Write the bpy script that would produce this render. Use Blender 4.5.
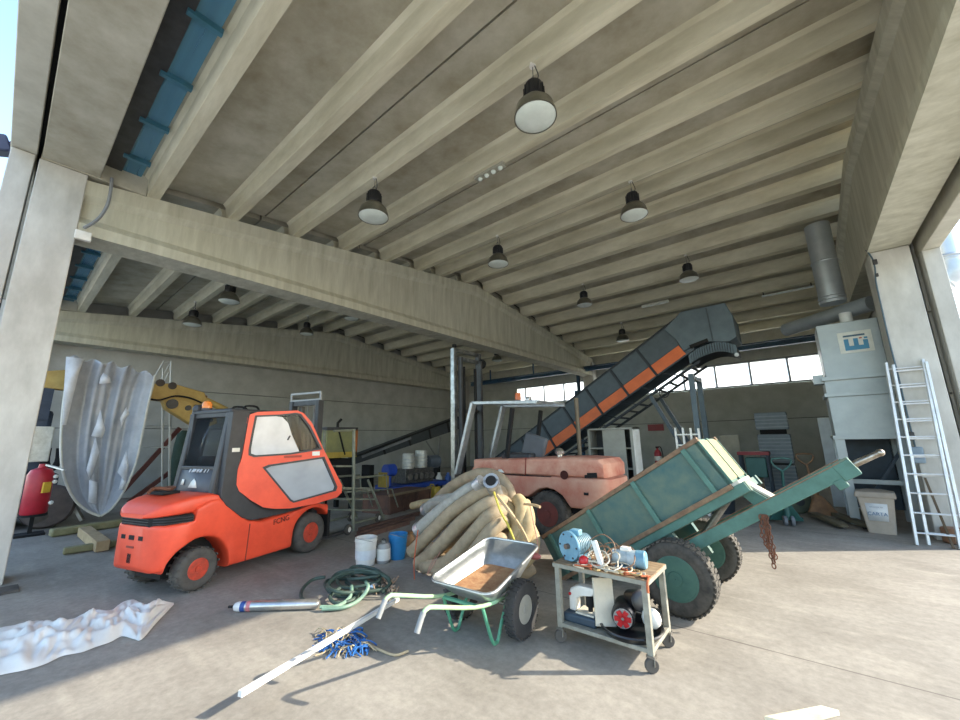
import bpy, bmesh, math, random
from math import sin, cos, pi, radians, sqrt, atan2
from mathutils import Vector, Matrix, Quaternion
from mathutils.geometry import tessellate_polygon

for o in list(bpy.data.objects): bpy.data.objects.remove(o)
SC = bpy.context.scene
COL = SC.collection
V = Vector
rnd = random.Random(7)

# ------------------------------------------------------------------ camera
FPX, EYE = 387.6, 1.65
YAW, PITCH, ROLL = radians(39.07), radians(11.648), radians(-1.113)
_d = V((-sin(YAW)*cos(PITCH), cos(YAW)*cos(PITCH), sin(PITCH)))
_r0 = V((cos(YAW), sin(YAW), 0)); _u0 = _r0.cross(_d)
_r = _r0*cos(ROLL) + _u0*sin(ROLL); _u = -_r0*sin(ROLL) + _u0*cos(ROLL)
cam = bpy.data.cameras.new('camera'); camo = bpy.data.objects.new('camera', cam)
COL.objects.link(camo); SC.camera = camo
cam.sensor_width = 36; cam.lens = 36*FPX/960; cam.clip_start = .05; cam.clip_end = 500
camo.matrix_world = Matrix(((_r.x, _u.x, -_d.x, 0), (_r.y, _u.y, -_d.y, 0), (_r.z, _u.z, -_d.z, EYE), (0, 0, 0, 1)))

# ------------------------------------------------------------------ sky, sun, exposure
SUN_AZ = V((.793, .609, 0)); SUN_EL = math.atan(.56)
w = bpy.data.worlds.new('sky'); SC.world = w; w.use_nodes = True
nt = w.node_tree; nt.nodes.clear()
sky = nt.nodes.new('ShaderNodeTexSky'); sky.sky_type = 'NISHITA'; sky.sun_disc = False
sky.sun_elevation = SUN_EL; sky.sun_rotation = atan2(SUN_AZ.x, SUN_AZ.y)
sky.air_density = 1.1; sky.dust_density = .9; sky.ozone_density = 1.3
bg = nt.nodes.new('ShaderNodeBackground'); bg.inputs[1].default_value = .42
ow = nt.nodes.new('ShaderNodeOutputWorld')
nt.links.new(sky.outputs[0], bg.inputs[0]); nt.links.new(bg.outputs[0], ow.inputs[0])
sl = bpy.data.lights.new('sun', 'SUN'); sl.energy = 6.4; sl.angle = radians(.6); sl.color = (1, .91, .76)
so = bpy.data.objects.new('sun', sl); COL.objects.link(so)
so.rotation_euler = (SUN_AZ*cos(SUN_EL) + V((0, 0, sin(SUN_EL)))).to_track_quat('Z', 'Y').to_euler()
vs = SC.view_settings
vs.view_transform = 'Standard'; vs.look = 'None'; vs.gamma = 1; vs.exposure = .60
SC.cycles.use_denoising = True
SC.cycles.max_bounces = 10; SC.cycles.diffuse_bounces = 6
SC.cycles.sample_clamp_indirect = 8

# ------------------------------------------------------------------ measuring helpers (survey of the place: sight lines met with known planes)
EYEP = V((0, 0, EYE))
def sight(x, y): return _r*((x-480)/FPX) - _u*((y-360)/FPX) + _d
def F(x, y, z=0.): d = sight(x, y); return EYEP + d*((z-EYE)/d.z)
def PX(x, y, X): d = sight(x, y); return EYEP + d*(X/d.x)
def PY(x, y, Y): d = sight(x, y); return EYEP + d*(Y/d.y)

# ------------------------------------------------------------------ materials
def lin(c):
    if isinstance(c, str):
        c = [int(c[i:i+2], 16)/255 for i in (0, 2, 4)]
        c = [x/12.92 if x <= .04045 else ((x+.055)/1.055)**2.4 for x in c]
    return tuple(c[:3]) + (1,)
MATS = {}
def M(name, col, rough=.6, metal=0., col2=None, scale=6., bump=0., detail=6., lo=.35, hi=.7, stretch=(1, 1, 1), spec=.5, coords='Object'):
    if name in MATS: return MATS[name]
    m = bpy.data.materials.new(name); m.use_nodes = True
    n = m.node_tree.nodes; l = m.node_tree.links
    b = n['Principled BSDF']; b.inputs['Roughness'].default_value = rough; b.inputs['Metallic'].default_value = metal
    b.inputs['Specular IOR Level'].default_value = spec
    c1 = lin(col)
    c2 = lin(col2) if col2 else tuple(x*.8 for x in c1[:3]) + (1,)
    tc = n.new('ShaderNodeTexCoord'); mp = n.new('ShaderNodeMapping'); mp.inputs['Scale'].default_value = stretch
    l.new(tc.outputs[coords], mp.inputs[0])
    ns = n.new('ShaderNodeTexNoise'); ns.inputs['Scale'].default_value = scale; ns.inputs['Detail'].default_value = detail
    ns.inputs['Roughness'].default_value = .65
    l.new(mp.outputs[0], ns.inputs['Vector'])
    cr = n.new('ShaderNodeValToRGB'); e = cr.color_ramp.elements
    e[0].position = lo; e[1].position = hi; e[0].color = c2; e[1].color = c1
    l.new(ns.outputs[0], cr.inputs[0]); l.new(cr.outputs[0], b.inputs['Base Color'])
    if bump:
        bp = n.new('ShaderNodeBump'); bp.inputs['Strength'].default_value = bump; bp.inputs['Distance'].default_value = .02
        l.new(ns.outputs[0], bp.inputs['Height']); l.new(bp.outputs[0], b.inputs['Normal'])
    MATS[name] = m; return m

def glass_mat(name, tint, rough=.03, op=.25, colr=(.5, .55, .6)):
    m = bpy.data.materials.new(name); m.use_nodes = True
    n = m.node_tree.nodes; l = m.node_tree.links; n.clear()
    out = n.new('ShaderNodeOutputMaterial'); t = n.new('ShaderNodeBsdfTransparent'); t.inputs[0].default_value = lin(tint)
    p = n.new('ShaderNodeBsdfPrincipled'); p.inputs['Roughness'].default_value = rough; p.inputs['Base Color'].default_value = lin(colr)
    ns = n.new('ShaderNodeTexNoise'); ns.inputs['Scale'].default_value = 3
    mr = n.new('ShaderNodeMapRange'); mr.inputs[3].default_value = op*.8; mr.inputs[4].default_value = op*1.2
    l.new(ns.outputs[0], mr.inputs[0])
    mx = n.new('ShaderNodeMixShader'); l.new(mr.outputs[0], mx.inputs[0])
    l.new(t.outputs[0], mx.inputs[1]); l.new(p.outputs[0], mx.inputs[2]); l.new(mx.outputs[0], out.inputs[0])
    MATS[name] = m; return m

def translucent_mat(name, col, mixd=.4):
    m = bpy.data.materials.new(name); m.use_nodes = True
    n = m.node_tree.nodes; l = m.node_tree.links; n.clear()
    out = n.new('ShaderNodeOutputMaterial'); t = n.new('ShaderNodeBsdfTranslucent'); t.inputs[0].default_value = lin(col)
    d = n.new('ShaderNodeBsdfTransparent'); d.inputs[0].default_value = lin(col)
    mx = n.new('ShaderNodeMixShader'); mx.inputs[0].default_value = mixd
    l.new(t.outputs[0], mx.inputs[1]); l.new(d.outputs[0], mx.inputs[2]); l.new(mx.outputs[0], out.inputs[0])
    MATS[name] = m; return m

# ------------------------------------------------------------------ mesh builder
def frame(z, hint=(0, 0, 1)):
    z = V(z).normalized(); h = V(hint)
    if abs(z.dot(h.normalized())) > .98: h = V((1, 0, 0))
    x = h.cross(z).normalized(); return x, z.cross(x), z
class MB:
    def __init__(s): s.v = []; s.f = []
    def add(s, vs, fs):
        n = len(s.v); s.v += [V(p) for p in vs]; s.f += [tuple(i+n for i in f) for f in fs]; return s
    def box(s, c, size, rot=None):
        c = V(c); h = V(size)/2; R = rot or Matrix.Identity(3)
        vs = [c + R @ V((a*h.x, b*h.y, d*h.z)) for d in (-1, 1) for b in (-1, 1) for a in (-1, 1)]
        return s.add(vs, [(0, 2, 3, 1), (4, 5, 7, 6), (0, 1, 5, 4), (2, 6, 7, 3), (0, 4, 6, 2), (1, 3, 7, 5)])
    def span(s, a, b):
        a = V(a); b = V(b); return s.box((a+b)/2, [abs(x) for x in (b-a)])
    def bar(s, p0, p1, wd, ht, up=(0, 0, 1), e=0):
        p0 = V(p0); p1 = V(p1); x, y, z = frame(p1-p0, up)
        p0 = p0 - z*e; p1 = p1 + z*e
        vs = [p + x*(a*wd/2) + y*(b*ht/2) for p in (p0, p1) for a, b in ((-1, -1), (1, -1), (1, 1), (-1, 1))]
        return s.add(vs, [(3, 2, 1, 0), (4, 5, 6, 7)] + [(i, (i+1) % 4, 4+(i+1) % 4, 4+i) for i in range(4)])
    def rings(s, rg, closed=False, caps=True):
        n = len(rg[0]); vs = [p for r in rg for p in r]; k = len(rg); fs = []
        for i in range(k if closed else k-1):
            j = (i+1) % k
            for a in range(n):
                b = (a+1) % n; fs.append((i*n+a, i*n+b, j*n+b, j*n+a))
        if caps and not closed:
            fs.append(tuple(range(n))[::-1]); fs.append(tuple((k-1)*n+a for a in range(n)))
        return s.add(vs, fs)
    def tube(s, pts, r, n=8, closed=False, caps=True, sub=0):
        pts = [V(p) for p in pts]
        if sub: pts = spline(pts, sub, closed)
        k = len(pts); rr = r if isinstance(r, (list, tuple)) else None
        if rr and len(rr) != k:
            rr = [rr[0] + (rr[-1]-rr[0])*i/(k-1) for i in range(k)] if len(rr) == 2 else [rr[min(len(rr)-1, int(i*len(rr)/k))] for i in range(k)]
        tg = []
        for i in range(k):
            a = pts[(i-1) % k] if (closed or i) else pts[0]; b = pts[(i+1) % k] if (closed or i < k-1) else pts[-1]
            t = b-a; tg.append(t.normalized() if t.length > 1e-9 else V((0, 0, 1)))
        x, y, _ = frame(tg[0]); rg = []
        for i in range(k):
            if i:
                q = tg[i-1].rotation_difference(tg[i]); x = q @ x
            x = (x - tg[i]*x.dot(tg[i])).normalized(); y = tg[i].cross(x)
            R = rr[i] if rr else r
            rg.append([pts[i] + x*(R*cos(2*pi*a/n)) + y*(R*sin(2*pi*a/n)) for a in range(n)])
        return s.rings(rg, closed, caps)
    def cyl(s, p0, p1, r0, r1=None, n=20):
        return s.tube([p0, p1], [r0, r0 if r1 is None else r1], n)
    def lathe(s, prof, c, axis=(0, 0, 1), n=24, closed=False, caps=True):
        x, y, z = frame(axis); c = V(c)
        rg = [[c + z*h + x*(r*cos(2*pi*a/n)) + y*(r*sin(2*pi*a/n)) for a in range(n)] for r, h in prof]
        return s.rings(rg, closed, caps and not closed)
    def ball(s, c, r, n=12, sx=1, sy=1, sz=1):
        c = V(c); rg = []
        for i in range(n//2+1):
            t = -pi/2 + pi*i/(n//2); q = max(cos(t), .02)
            rg.append([c + V((sx*r*q*cos(2*pi*a/n), sy*r*q*sin(2*pi*a/n), sz*r*sin(t))) for a in range(n)])
        return s.rings(rg)
    def plate(s, outer, holes, fn, t):
        """polygon with holes in (a,b), lifted by fn(a,b,d), d = 0 .. t"""
        polys = [[V((p[0], p[1], 0)) for p in q] for q in [outer] + list(holes)]
        flat = [p for q in polys for p in q]; tri = tessellate_polygon(polys); n = len(flat)
        vs = [fn(p.x, p.y, 0.) for p in flat] + [fn(p.x, p.y, t) for p in flat]
        fs = [tuple(f) for f in tri] + [tuple(n+i for i in f)[::-1] for f in tri]; k = 0
        for q in polys:
            m = len(q)
            for i in range(m):
                a = k+i; b = k+(i+1) % m; fs.append((a, b, n+b, n+a))
            k += m
        return s.add(vs, fs)
    def prism(s, poly, fn, d0, d1):
        n = len(poly); vs = [fn(a, b, d0) for a, b in poly] + [fn(a, b, d1) for a, b in poly]
        return s.add(vs, [tuple(range(n))[::-1], tuple(range(n, 2*n))] + [(i, (i+1) % n, n+(i+1) % n, n+i) for i in range(n)])
    def grid(s, fn, nu, nv):
        vs = [fn(i/nu, j/nv) for i in range(nu+1) for j in range(nv+1)]; q = nv+1
        return s.add(vs, [(i*q+j, (i+1)*q+j, (i+1)*q+j+1, i*q+j+1) for i in range(nu) for j in range(nv)])
    def build(s, name, mat, parent=None, world=False, bevel=0, seg=2, ang=38, solid=0, sub=0, base=None, kind=None):
        vs = s.v; off = None
        if parent is not None and world:
            root = parent
            while root.parent: root = root.parent
            Mi = (Matrix.Translation(root.location) @ root.rotation_euler.to_matrix().to_4x4()).inverted()
            vs = [Mi @ p for p in vs]
        if parent is None:
            if base is None:
                xs = [p.x for p in vs]; ys = [p.y for p in vs]; zs = [p.z for p in vs]
                base = ((min(xs)+max(xs))/2, (min(ys)+max(ys))/2, min(zs))
            off = V(base); vs = [p-off for p in vs]
        me = bpy.data.meshes.new(name); me.from_pydata([tuple(p) for p in vs], [], s.f)
        bm = bmesh.new(); bm.from_mesh(me); bmesh.ops.recalc_face_normals(bm, faces=bm.faces); bm.to_mesh(me); bm.free()
        for p in me.polygons: p.use_smooth = True
        if not sub: me.set_sharp_from_angle(angle=radians(ang))
        me.materials.append(mat)
        o = bpy.data.objects.new(name, me); COL.objects.link(o)
        if parent is not None: o.parent = parent
        if off is not None: o.location = off
        if solid: md = o.modifiers.new('shell', 'SOLIDIFY'); md.thickness = solid; md.offset = 0
        if sub: md = o.modifiers.new('round', 'SUBSURF'); md.levels = sub; md.render_levels = sub
        if bevel: md = o.modifiers.new('edge', 'BEVEL'); md.width = bevel; md.segments = seg; md.limit_method = 'ANGLE'; md.angle_limit = radians(40)
        if kind: o['kind'] = kind
        return o
def _each(s, name, mat, parent=None, **k):
    n = len(s.v); par = list(range(n))
    def find(i):
        while par[i] != i: par[i] = par[par[i]]; i = par[i]
        return i
    for f in s.f:
        a = find(f[0])
        for i in f[1:]: par[find(i)] = a
    g = {}
    for i in range(n): g.setdefault(find(i), []).append(i)
    fs = {}
    for f in s.f: fs.setdefault(find(f[0]), []).append(f)
    out = []
    for r_, ids in g.items():
        ix = {q: j for j, q in enumerate(ids)}; m = MB()
        m.v = [s.v[q] for q in ids]; m.f = [tuple(ix[q] for q in f) for f in fs.get(r_, [])]
        out.append(m.build(name, mat, parent, **k))
    return out
MB.each = _each
def spline(pts, k, closed=False):
    n = len(pts); out = []
    for i in range(n if closed else n-1):
        g = (lambda j: pts[j % n]) if closed else (lambda j: pts[max(0, min(n-1, j))])
        a, b, c, d = g(i-1), g(i), g(i+1), g(i+2)
        for q in range(k):
            t = q/k
            out.append(.5*((2*b) + (c-a)*t + (2*a-5*b+4*c-d)*t*t + (3*b-a-3*c+d)*t**3))
    if not closed: out.append(pts[-1])
    return out
def thing(name, label, cat, loc=(0, 0, 0), rotz=0, group=None):
    o = bpy.data.objects.new(name, None); COL.objects.link(o); o.empty_display_size = .1
    o.location = V(loc); o.rotation_euler = (0, 0, rotz); o['label'] = label; o['category'] = cat
    if group: o['group'] = group
    return o
def tag(o, label, cat, group=None, kind=None):
    o['label'] = label; o['category'] = cat
    if group: o['group'] = group
    if kind: o['kind'] = kind
    return o
def text(s, name, mat, parent, mtx, size, ext=.001):
    cu = bpy.data.curves.new(name, 'FONT'); cu.body = s; cu.size = size; cu.extrude = ext; cu.align_x = 'CENTER'; cu.align_y = 'CENTER'
    t = bpy.data.objects.new('lettering_source', cu); COL.objects.link(t)
    me = bpy.data.meshes.new_from_object(t.evaluated_get(bpy.context.evaluated_depsgraph_get()))
    bpy.data.objects.remove(t); bpy.data.curves.remove(cu)
    me.materials.clear(); me.materials.append(mat)
    o = bpy.data.objects.new(name, me); COL.objects.link(o); o.parent = parent; o.matrix_local = mtx
    return o
def axes(o, x, y, z=None):
    x = V(x).normalized(); y = V(y); y = (y - x*y.dot(x)).normalized(); z = x.cross(y)
    return Matrix(((x.x, y.x, z.x, o[0]), (x.y, y.y, z.y, o[1]), (x.z, y.z, z.z, o[2]), (0, 0, 0, 1)))
def copy_tree(o, parent=None):
    c = o.copy(); COL.objects.link(c)
    if parent is not None: c.parent = parent; c.matrix_parent_inverse = Matrix.Identity(4)
    for ch in list(o.children): copy_tree(ch, c)
    return c
def wheel(parent, c, axis, r, wd, rim, tm, rm, lugs=0, bolts=5, name='wheel', rimname='rim', dish=.3, n=36, world=False):
    """tyre (part) + rim (sub-part)"""
    h = wd/2; m = MB(); e = min(h*.35, (r-rim)*.4)
    m.lathe([(rim, -h*.8), (rim+(r-rim)*.45, -h), (r-e, -h*.95), (r-e*.2, -h*.7), (r, -h*.35), (r, h*.35), (r-e*.2, h*.7), (r-e, h*.95), (rim+(r-rim)*.45, h), (rim, h*.8)], c, axis, n, closed=True)
    if lugs:
        x, y, z = frame(axis)
        for i in range(lugs):
            for sgn in (-1, 1):
                a = 2*pi*(i + (.5 if sgn > 0 else 0))/lugs
                rd = x*cos(a) + y*sin(a); tn = z.cross(rd)
                m.box(V(c) + rd*(r-.003) + z*(sgn*h*.5), (wd*.44, r*.10, .016), Matrix((z, (tn+z*sgn*.25).normalized(), rd)).transposed())
    t = m.build(name, tm, parent, world=world)
    m = MB()
    d = wd*dish
    m.lathe([(rim, -h*.82), (rim*.93, -h*.85), (rim*.88, -h*.6), (rim*.8, -h*.82+d), (rim*.5, -h*.82+d*.8), (rim*.34, -h*.7), (rim*.3, -h*.95), (.004, -h*.95),
             (.004, h*.95), (rim*.3, h*.95), (rim*.34, h*.7), (rim*.5, h*.82-d*.8), (rim*.8, h*.82-d), (rim*.88, h*.6), (rim*.93, h*.85), (rim, h*.82)], c, axis, n)
    x, y, z = frame(axis)
    for i in range(bolts):
        a = 2*pi*i/bolts; rd = x*cos(a)+y*sin(a)
        for sgn in (-1, 1):
            p = V(c) + rd*(rim*.6) + z*(sgn*(h*.82-d*.85)); m.cyl(p, p+z*(sgn*.02), rim*.1, n=6)
    m.build(rimname, rm, t, world=world)
    return t

# ------------------------------------------------------------------ palette
conc = M('concrete_beam', 'cdcabb', .85, col2='aeaa9a', scale=2.2, bump=.15, lo=.3, hi=.72)
conc_streak = M('concrete_streaked', 'cfccb9', .85, col2='aba792', scale=3.5, bump=.15, stretch=(1, 1.6, .22), lo=.3, hi=.72)
conc_slab = M('concrete_slab', 'c2beae', .9, col2='958e79', scale=1.5, bump=.12, detail=9, lo=.3, hi=.72)
conc_rib = M('concrete_rib', 'e2dcc4', .85, col2='b9b298', scale=2.0, bump=.12, stretch=(.35, 2, 1), lo=.3, hi=.7)
conc_col = M('concrete_column', 'cac8c0', .85, col2='adaaa2', scale=3, bump=.1, stretch=(1, 1, .4))
wallm = M('concrete_wall', 'babbb5', .9, col2='a5a59e', scale=1.4, bump=.06)
rubber = M('rubber', '3a3836', .85, col2='55514b', scale=9, lo=.45, hi=.75)
orange = M('orange_paint', 'ea5234', .42, col2='d4452b', scale=3, lo=.25, hi=.6)
orange_rim = M('orange_rim_paint', 'd84a30', .5, col2='a5402e', scale=14)
blackp = M('black_plastic', '2f3033', .5, col2='3d3e40', scale=5)
greyp = M('dark_grey_metal', '4a4b4c', .5, .3, col2='393939', scale=6)
steel = M('worn_steel', '9a9a98', .4, .8, col2='77736c', scale=10)
alu = M('aluminium', 'd4d6d6', .35, .7, col2='b5b7b8', scale=8)
white = M('white_paint', 'e9e7e0', .5, col2='d6d2c6', scale=6)
rust = M('rust', '7a4a32', .9, col2='563a2c', scale=18, bump=.3)
darkm = M('dark_recess', '141414', .9, col2='1c1b1a', scale=5)  # near-black for dark parts, also the shade painted into slots and gaps
# ================================================================== THE BUILDING
def struct(mb, name, mat, **k):
    o = mb.build(name, mat, k.pop('parent', None), **k)
    if o.parent is None: o['kind'] = 'structure'
    return o

# floor: poured concrete, with a saw-cut joint and stains
fm = M('concrete_floor', 'a09a8f', .75, col2='7d776d', scale=.9, bump=.05, detail=10, lo=.28, hi=.72)
n = fm.node_tree.nodes; l = fm.node_tree.links; bs = n['Principled BSDF']
ramp = [q for q in n if q.type == 'VALTORGB'][0]
tc = n.new('ShaderNodeTexCoord'); sx = n.new('ShaderNodeSeparateXYZ'); l.new(tc.outputs['Object'], sx.inputs[0])
JY = F(683, 628).y
def mth(op, a, b=None):
    q = n.new('ShaderNodeMath'); q.operation = op
    for i, v in enumerate((a, b)):
        if v is None: continue
        if isinstance(v, (int, float)): q.inputs[i].default_value = v
        else: l.new(v, q.inputs[i])
    return q.outputs[0]
fr = mth('ABSOLUTE', mth('SUBTRACT', mth('FRACT', mth('DIVIDE', mth('SUBTRACT', sx.outputs[1], JY-2.5), 5.)), .5))
nz = n.new('ShaderNodeTexNoise'); nz.inputs['Scale'].default_value = 2.5; l.new(tc.outputs['Object'], nz.inputs['Vector'])
joint = mth('LESS_THAN', fr, mth('MULTIPLY', nz.outputs[0], .0032))
mp = n.new('ShaderNodeMapping'); mp.inputs['Scale'].default_value = (.5, 2.4, 1); mp.inputs['Rotation'].default_value = (0, 0, .5); l.new(tc.outputs['Object'], mp.inputs[0])
st = n.new('ShaderNodeTexNoise'); st.inputs['Scale'].default_value = 2.6; st.inputs['Detail'].default_value = 8; l.new(mp.outputs[0], st.inputs['Vector'])
sr = n.new('ShaderNodeMapRange'); sr.inputs[1].default_value = .52; sr.inputs[2].default_value = .72; l.new(st.outputs[0], sr.inputs[0])
m1 = n.new('ShaderNodeMixRGB'); m1.inputs[2].default_value = lin('b5ae9f'); l.new(ramp.outputs[0], m1.inputs[1])
l.new(mth('MULTIPLY', sr.outputs[0], .3), m1.inputs[0])
# oil marks
so2 = n.new('ShaderNodeTexNoise'); so2.inputs['Scale'].default_value = .75; so2.inputs['Detail'].default_value = 6; l.new(tc.outputs['Object'], so2.inputs['Vector'])
sr2 = n.new('ShaderNodeMapRange'); sr2.inputs[1].default_value = .6; sr2.inputs[2].default_value = .72; l.new(so2.outputs[0], sr2.inputs[0])
m3 = n.new('ShaderNodeMixRGB'); m3.inputs[2].default_value = lin('5c5650'); l.new(m1.outputs[0], m3.inputs[1]); l.new(mth('MULTIPLY', sr2.outputs[0], .45), m3.inputs[0])
gn = n.new('ShaderNodeTexNoise'); gn.inputs['Scale'].default_value = 16; gn.inputs['Detail'].default_value = 12; gn.inputs['Roughness'].default_value = .75; l.new(tc.outputs['Object'], gn.inputs['Vector'])
gr_ = n.new('ShaderNodeMapRange'); gr_.inputs[1].default_value = .35; gr_.inputs[2].default_value = .65; gr_.inputs[3].default_value = .82; gr_.inputs[4].default_value = 1.14; l.new(gn.outputs[0], gr_.inputs[0])
m4 = n.new('ShaderNodeMixRGB'); m4.blend_type = 'MULTIPLY'; m4.inputs[0].default_value = 1; l.new(m3.outputs[0], m4.inputs[1]); l.new(gr_.outputs[0], m4.inputs[2]); m3 = m4
m2 = n.new('ShaderNodeMixRGB'); m2.inputs[2].default_value = lin('5a534c'); l.new(m3.outputs[0], m2.inputs[1]); l.new(mth('MULTIPLY', joint, .7), m2.inputs[0])
l.new(m2.outputs[0], bs.inputs['Base Color'])
struct(MB().span((-17.6, -.45, -.2), (2.35, 19.7, 0)), 'floor', fm, base=(0, 0, 0))
yard = M('yard_concrete', 'c4c0b6', .9, col2='aeaaa0', scale=.5, detail=8)
g = MB().span((-60, -60, -.4), (60, -.45, 0)).span((-60, 19.7, -.4), (60, 60, 0)).span((-60, -.45, -.4), (-17.6, 19.7, 0)).span((2.35, -.45, -.4), (60, 19.7, 0))
struct(g, 'yard_ground', yard, base=(0, 0, 0))

YA, YB, YR = .30, 19.2, 9.75
def ztop(y): return 5.70 + .125*(min(y, 2*YR-y)-.42)      # underside of the ribs / top of the beams
# tapered roof beams
def roof_beam(x, y0=YA, y1=YB):
    m = MB(); rg = []
    for y in (y0, 2.5, 5, 7.5, YR-.25, YR, YR+.25, 12, 14.5, 17, y1):
        t = ztop(y) - .0; zb = 4.80
        P = [(.27, zb), (.27, zb+.17), (.17, zb+.30), (.17, t-.34), (.25, t-.24), (.25, t), (-.25, t), (-.25, t-.24), (-.17, t-.34), (-.17, zb+.30), (-.27, zb+.17), (-.27, zb)]
        rg.append([V((x+a, y, z)) for a, z in P])
    m.rings(rg); return struct(m, 'roof_beam', conc_streak, base=(x, y0, 4.8), ang=20)
XM, XR, XL = -8.23, 1.62, -17.1
for x in (XM, XR, XL): roof_beam(x)

# columns, each with the outer pilaster and its cable conduit
def column(x, y0, y1, z=5.75, w=.56):
    m = MB().span((x-w/2, y0, 0), (x+w/2, y1, z))
    return struct(m, 'column', conc_col, bevel=.012, base=(x, (y0+y1)/2, 0))
column(-8.22, -.19, .31); column(-8.22, 19.0, 19.5, 5.5)
cr_ = column(1.62, 9.42, 9.98, 4.79, .5)
column(XL, -.19, .31); column(XL, 19, 19.5, 5.5); column(1.62, -.19, .31, 4.8); column(1.62, 19, 19.5, 4.8)
struct(MB().span((-8.50, -.46, 0), (-7.97, -.23, 5.79)), 'pilaster', conc_col, bevel=.01)
struct(MB().span((-17.4, -.46, 0), (-16.87, -.23, 5.79)), 'pilaster', conc_col, bevel=.01)
struct(MB().span((1.35, -.46, 0), (1.9, -.23, 5.79)), 'pilaster', conc_col, bevel=.01)
struct(MB().span((1.98, 9.38, 0), (2.19, 9.72, 4.62)), 'pilaster', conc_col, bevel=.01)
# fascia above the front opening and the one along the open side
struct(MB().span((-17.5, -.47, 5.80), (2.35, -.22, 6.9)), 'fascia', conc, bevel=.01)
struct(MB().span((1.98, -.2, 4.62), (2.19, 19.6, 6.9)), 'fascia', conc, bevel=.01)
# front roof slab and its skylight strip
def front_slab(x0, x1):
    struct(MB().span((x0, -.17, 5.78), (x1, .44, 6.15)), 'ceiling', conc_slab, bevel=.01)
    struct(MB().span((x0, .44, 6.03), (x1, .66, 6.10)), 'gutter', greyp)
    gl = struct(MB().span((x0, .66, 6.06), (x1, .90, 6.075)), 'skylight', glass_mat('skylight_glass', '9fd0ea', .1, .35, (.25, .5, .62)) if 'skylight_glass' not in MATS else MATS['skylight_glass'])
    b = MB(); x = x0+.55
    while x < x1:
        b.span((x-.03, .60, 5.99), (x+.03, .92, 6.06)); x += 1.05
    b.build('glazing_bar', M('blue_grey_metal', '3f7288', .5, col2='35616f'), gl, world=True)
front_slab(XM+.27, XR-.27); front_slab(XL+.27, XM-.27)
for x in (XM, XL, XR): struct(MB().span((x-.28, -.18, 5.76), (x+.28, 1.0, 6.2)), 'infill_block', conc_slab)
struct(MB().span((-17.5, -.225, 5.95), (2.3, -.165, 6.6)), 'joint_filler', darkm)

# double-tee roof panels: a thin slab on two tapered ribs, rising to the ridge and falling behind it
def tee_panel(x0, x1, yc, up):
    sgn = 1 if up else -1
    wy = 1.19; m = MB()
    def P(x, y, dz): return V((x, y, ztop(yc) + sgn*.125*(y-yc) + dz))
    def pris(poly):
        rg = [[P(x, yc+a, dz) for a, dz in poly] for x in (x0, x1)]; m.rings(rg)
    pris([(-wy, .34), (wy, .34), (wy, .46), (-wy, .46)])
    o = struct(m, 'ceiling', conc_slab, base=(x0, yc, ztop(yc)))
    for s in (-.6, .6):
        m = MB()
        rg = [[P(x, yc+s+a, dz) for a, dz in [(-.085, .0), (.085, .0), (.11, .28), (.16, .34), (-.16, .34), (-.11, .28)]] for x in (x0, x1)]
        m.rings(rg); m.build('rib', conc_rib, o, world=True, ang=20)
for x0, x1 in ((XM+.10, XR-.10), (XL+.10, XM-.10)):
    for yc, up in ((1.70, 1), (4.11, 1), (6.52, 1), (8.60, 1), (10.95, 0), (13.35, 0), (15.75, 0), (18.15, 0)):
        tee_panel(x0, x1, yc, up)
# roof skin over the gaps between panels
sk = MB()
for a, b in (((1.0, ztop(1.0)+.47), (YR, ztop(YR)+.47)), ((YR, ztop(YR)+.47), (19.6, ztop(19.6)+.47))):
    sk.rings([[V((x, a[0], a[1])), V((x, b[0], b[1])), V((x, b[0], b[1]+.1)), V((x, a[0], a[1]+.1))] for x in (-17.5, 2.35)])
struct(sk, 'roof', M('roof_felt', '55524c', .9))

# walls, precast panels one above the other with open joints
def wall(name, fn, a0, a1, levels, mat=wallm):
    m = MB()
    for z0, z1 in levels:
        p = fn(a0, z0+.012); q = fn(a1, z1-.012)
        m.span(p[0], q[1])
    return struct(m, name, mat)
lv = [(0, 2.25), (2.25, 3.64)]
wall('wall_back', lambda a, z: ((a, 19.5, z), (a, 19.7, z)), -17.5, 2.3, lv + [(4.68, 6.3)])
wall('wall_left', lambda a, z: ((-17.65, a, z), (-17.45, a, z)), .2, 19.6, lv + [(3.64, 5.2), (5.2, 7.6)])
wall('wall_right', lambda a, z: ((1.95, a, z), (2.15, a, z)), 9.75, 19.6, lv + [(3.64, 5.2)])
struct(MB().span((-17.6, 19.6, 0), (2.3, 19.72, 3.6)), 'wall_backing', greyp); struct(MB().span((-17.7, .2, 0), (-17.6, 19.6, 7.6)), 'wall_backing', greyp)
struct(MB().span((-17.5, 19.44, 5.2), (2.3, 19.5, 6.2)), 'ring_beam', conc)
# strip windows of the back wall
pane = translucent_mat('window_pane', 'f4f7f8', .25); framem = M('window_frame_grey', '8d9092', .5)
for i, (a0, a1) in enumerate(((-13.0, -8.45), (-8.0, 1.9))):
    fr_ = MB(); gl = MB(); x = a0; W = 1.26
    fr_.span((a0, 19.52, 3.64), (a1, 19.6, 3.70)).span((a0, 19.52, 4.62), (a1, 19.6, 4.68))
    off = (-2.59 - a0) % W if i else (-12.41 - a0) % W
    xs = [a0+off+k*W for k in range(-1, 12)]
    for x in xs:
        if a0 < x < a1: fr_.span((x-.03, 19.52, 3.66), (x+.03, 19.6, 4.66))
    wn = struct(fr_, 'window_%d' % (i+1), framem)
    gl.span((a0, 19.55, 3.68), (a1, 19.56, 4.64)).build('pane', pane, wn, world=True)
struct(MB().span((-17.5, 19.5, 3.64), (-13.0, 19.7, 4.68)).span((-8.45, 19.5, 3.64), (-8.0, 19.7, 4.68)), 'wall_back_pier', wallm)
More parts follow.
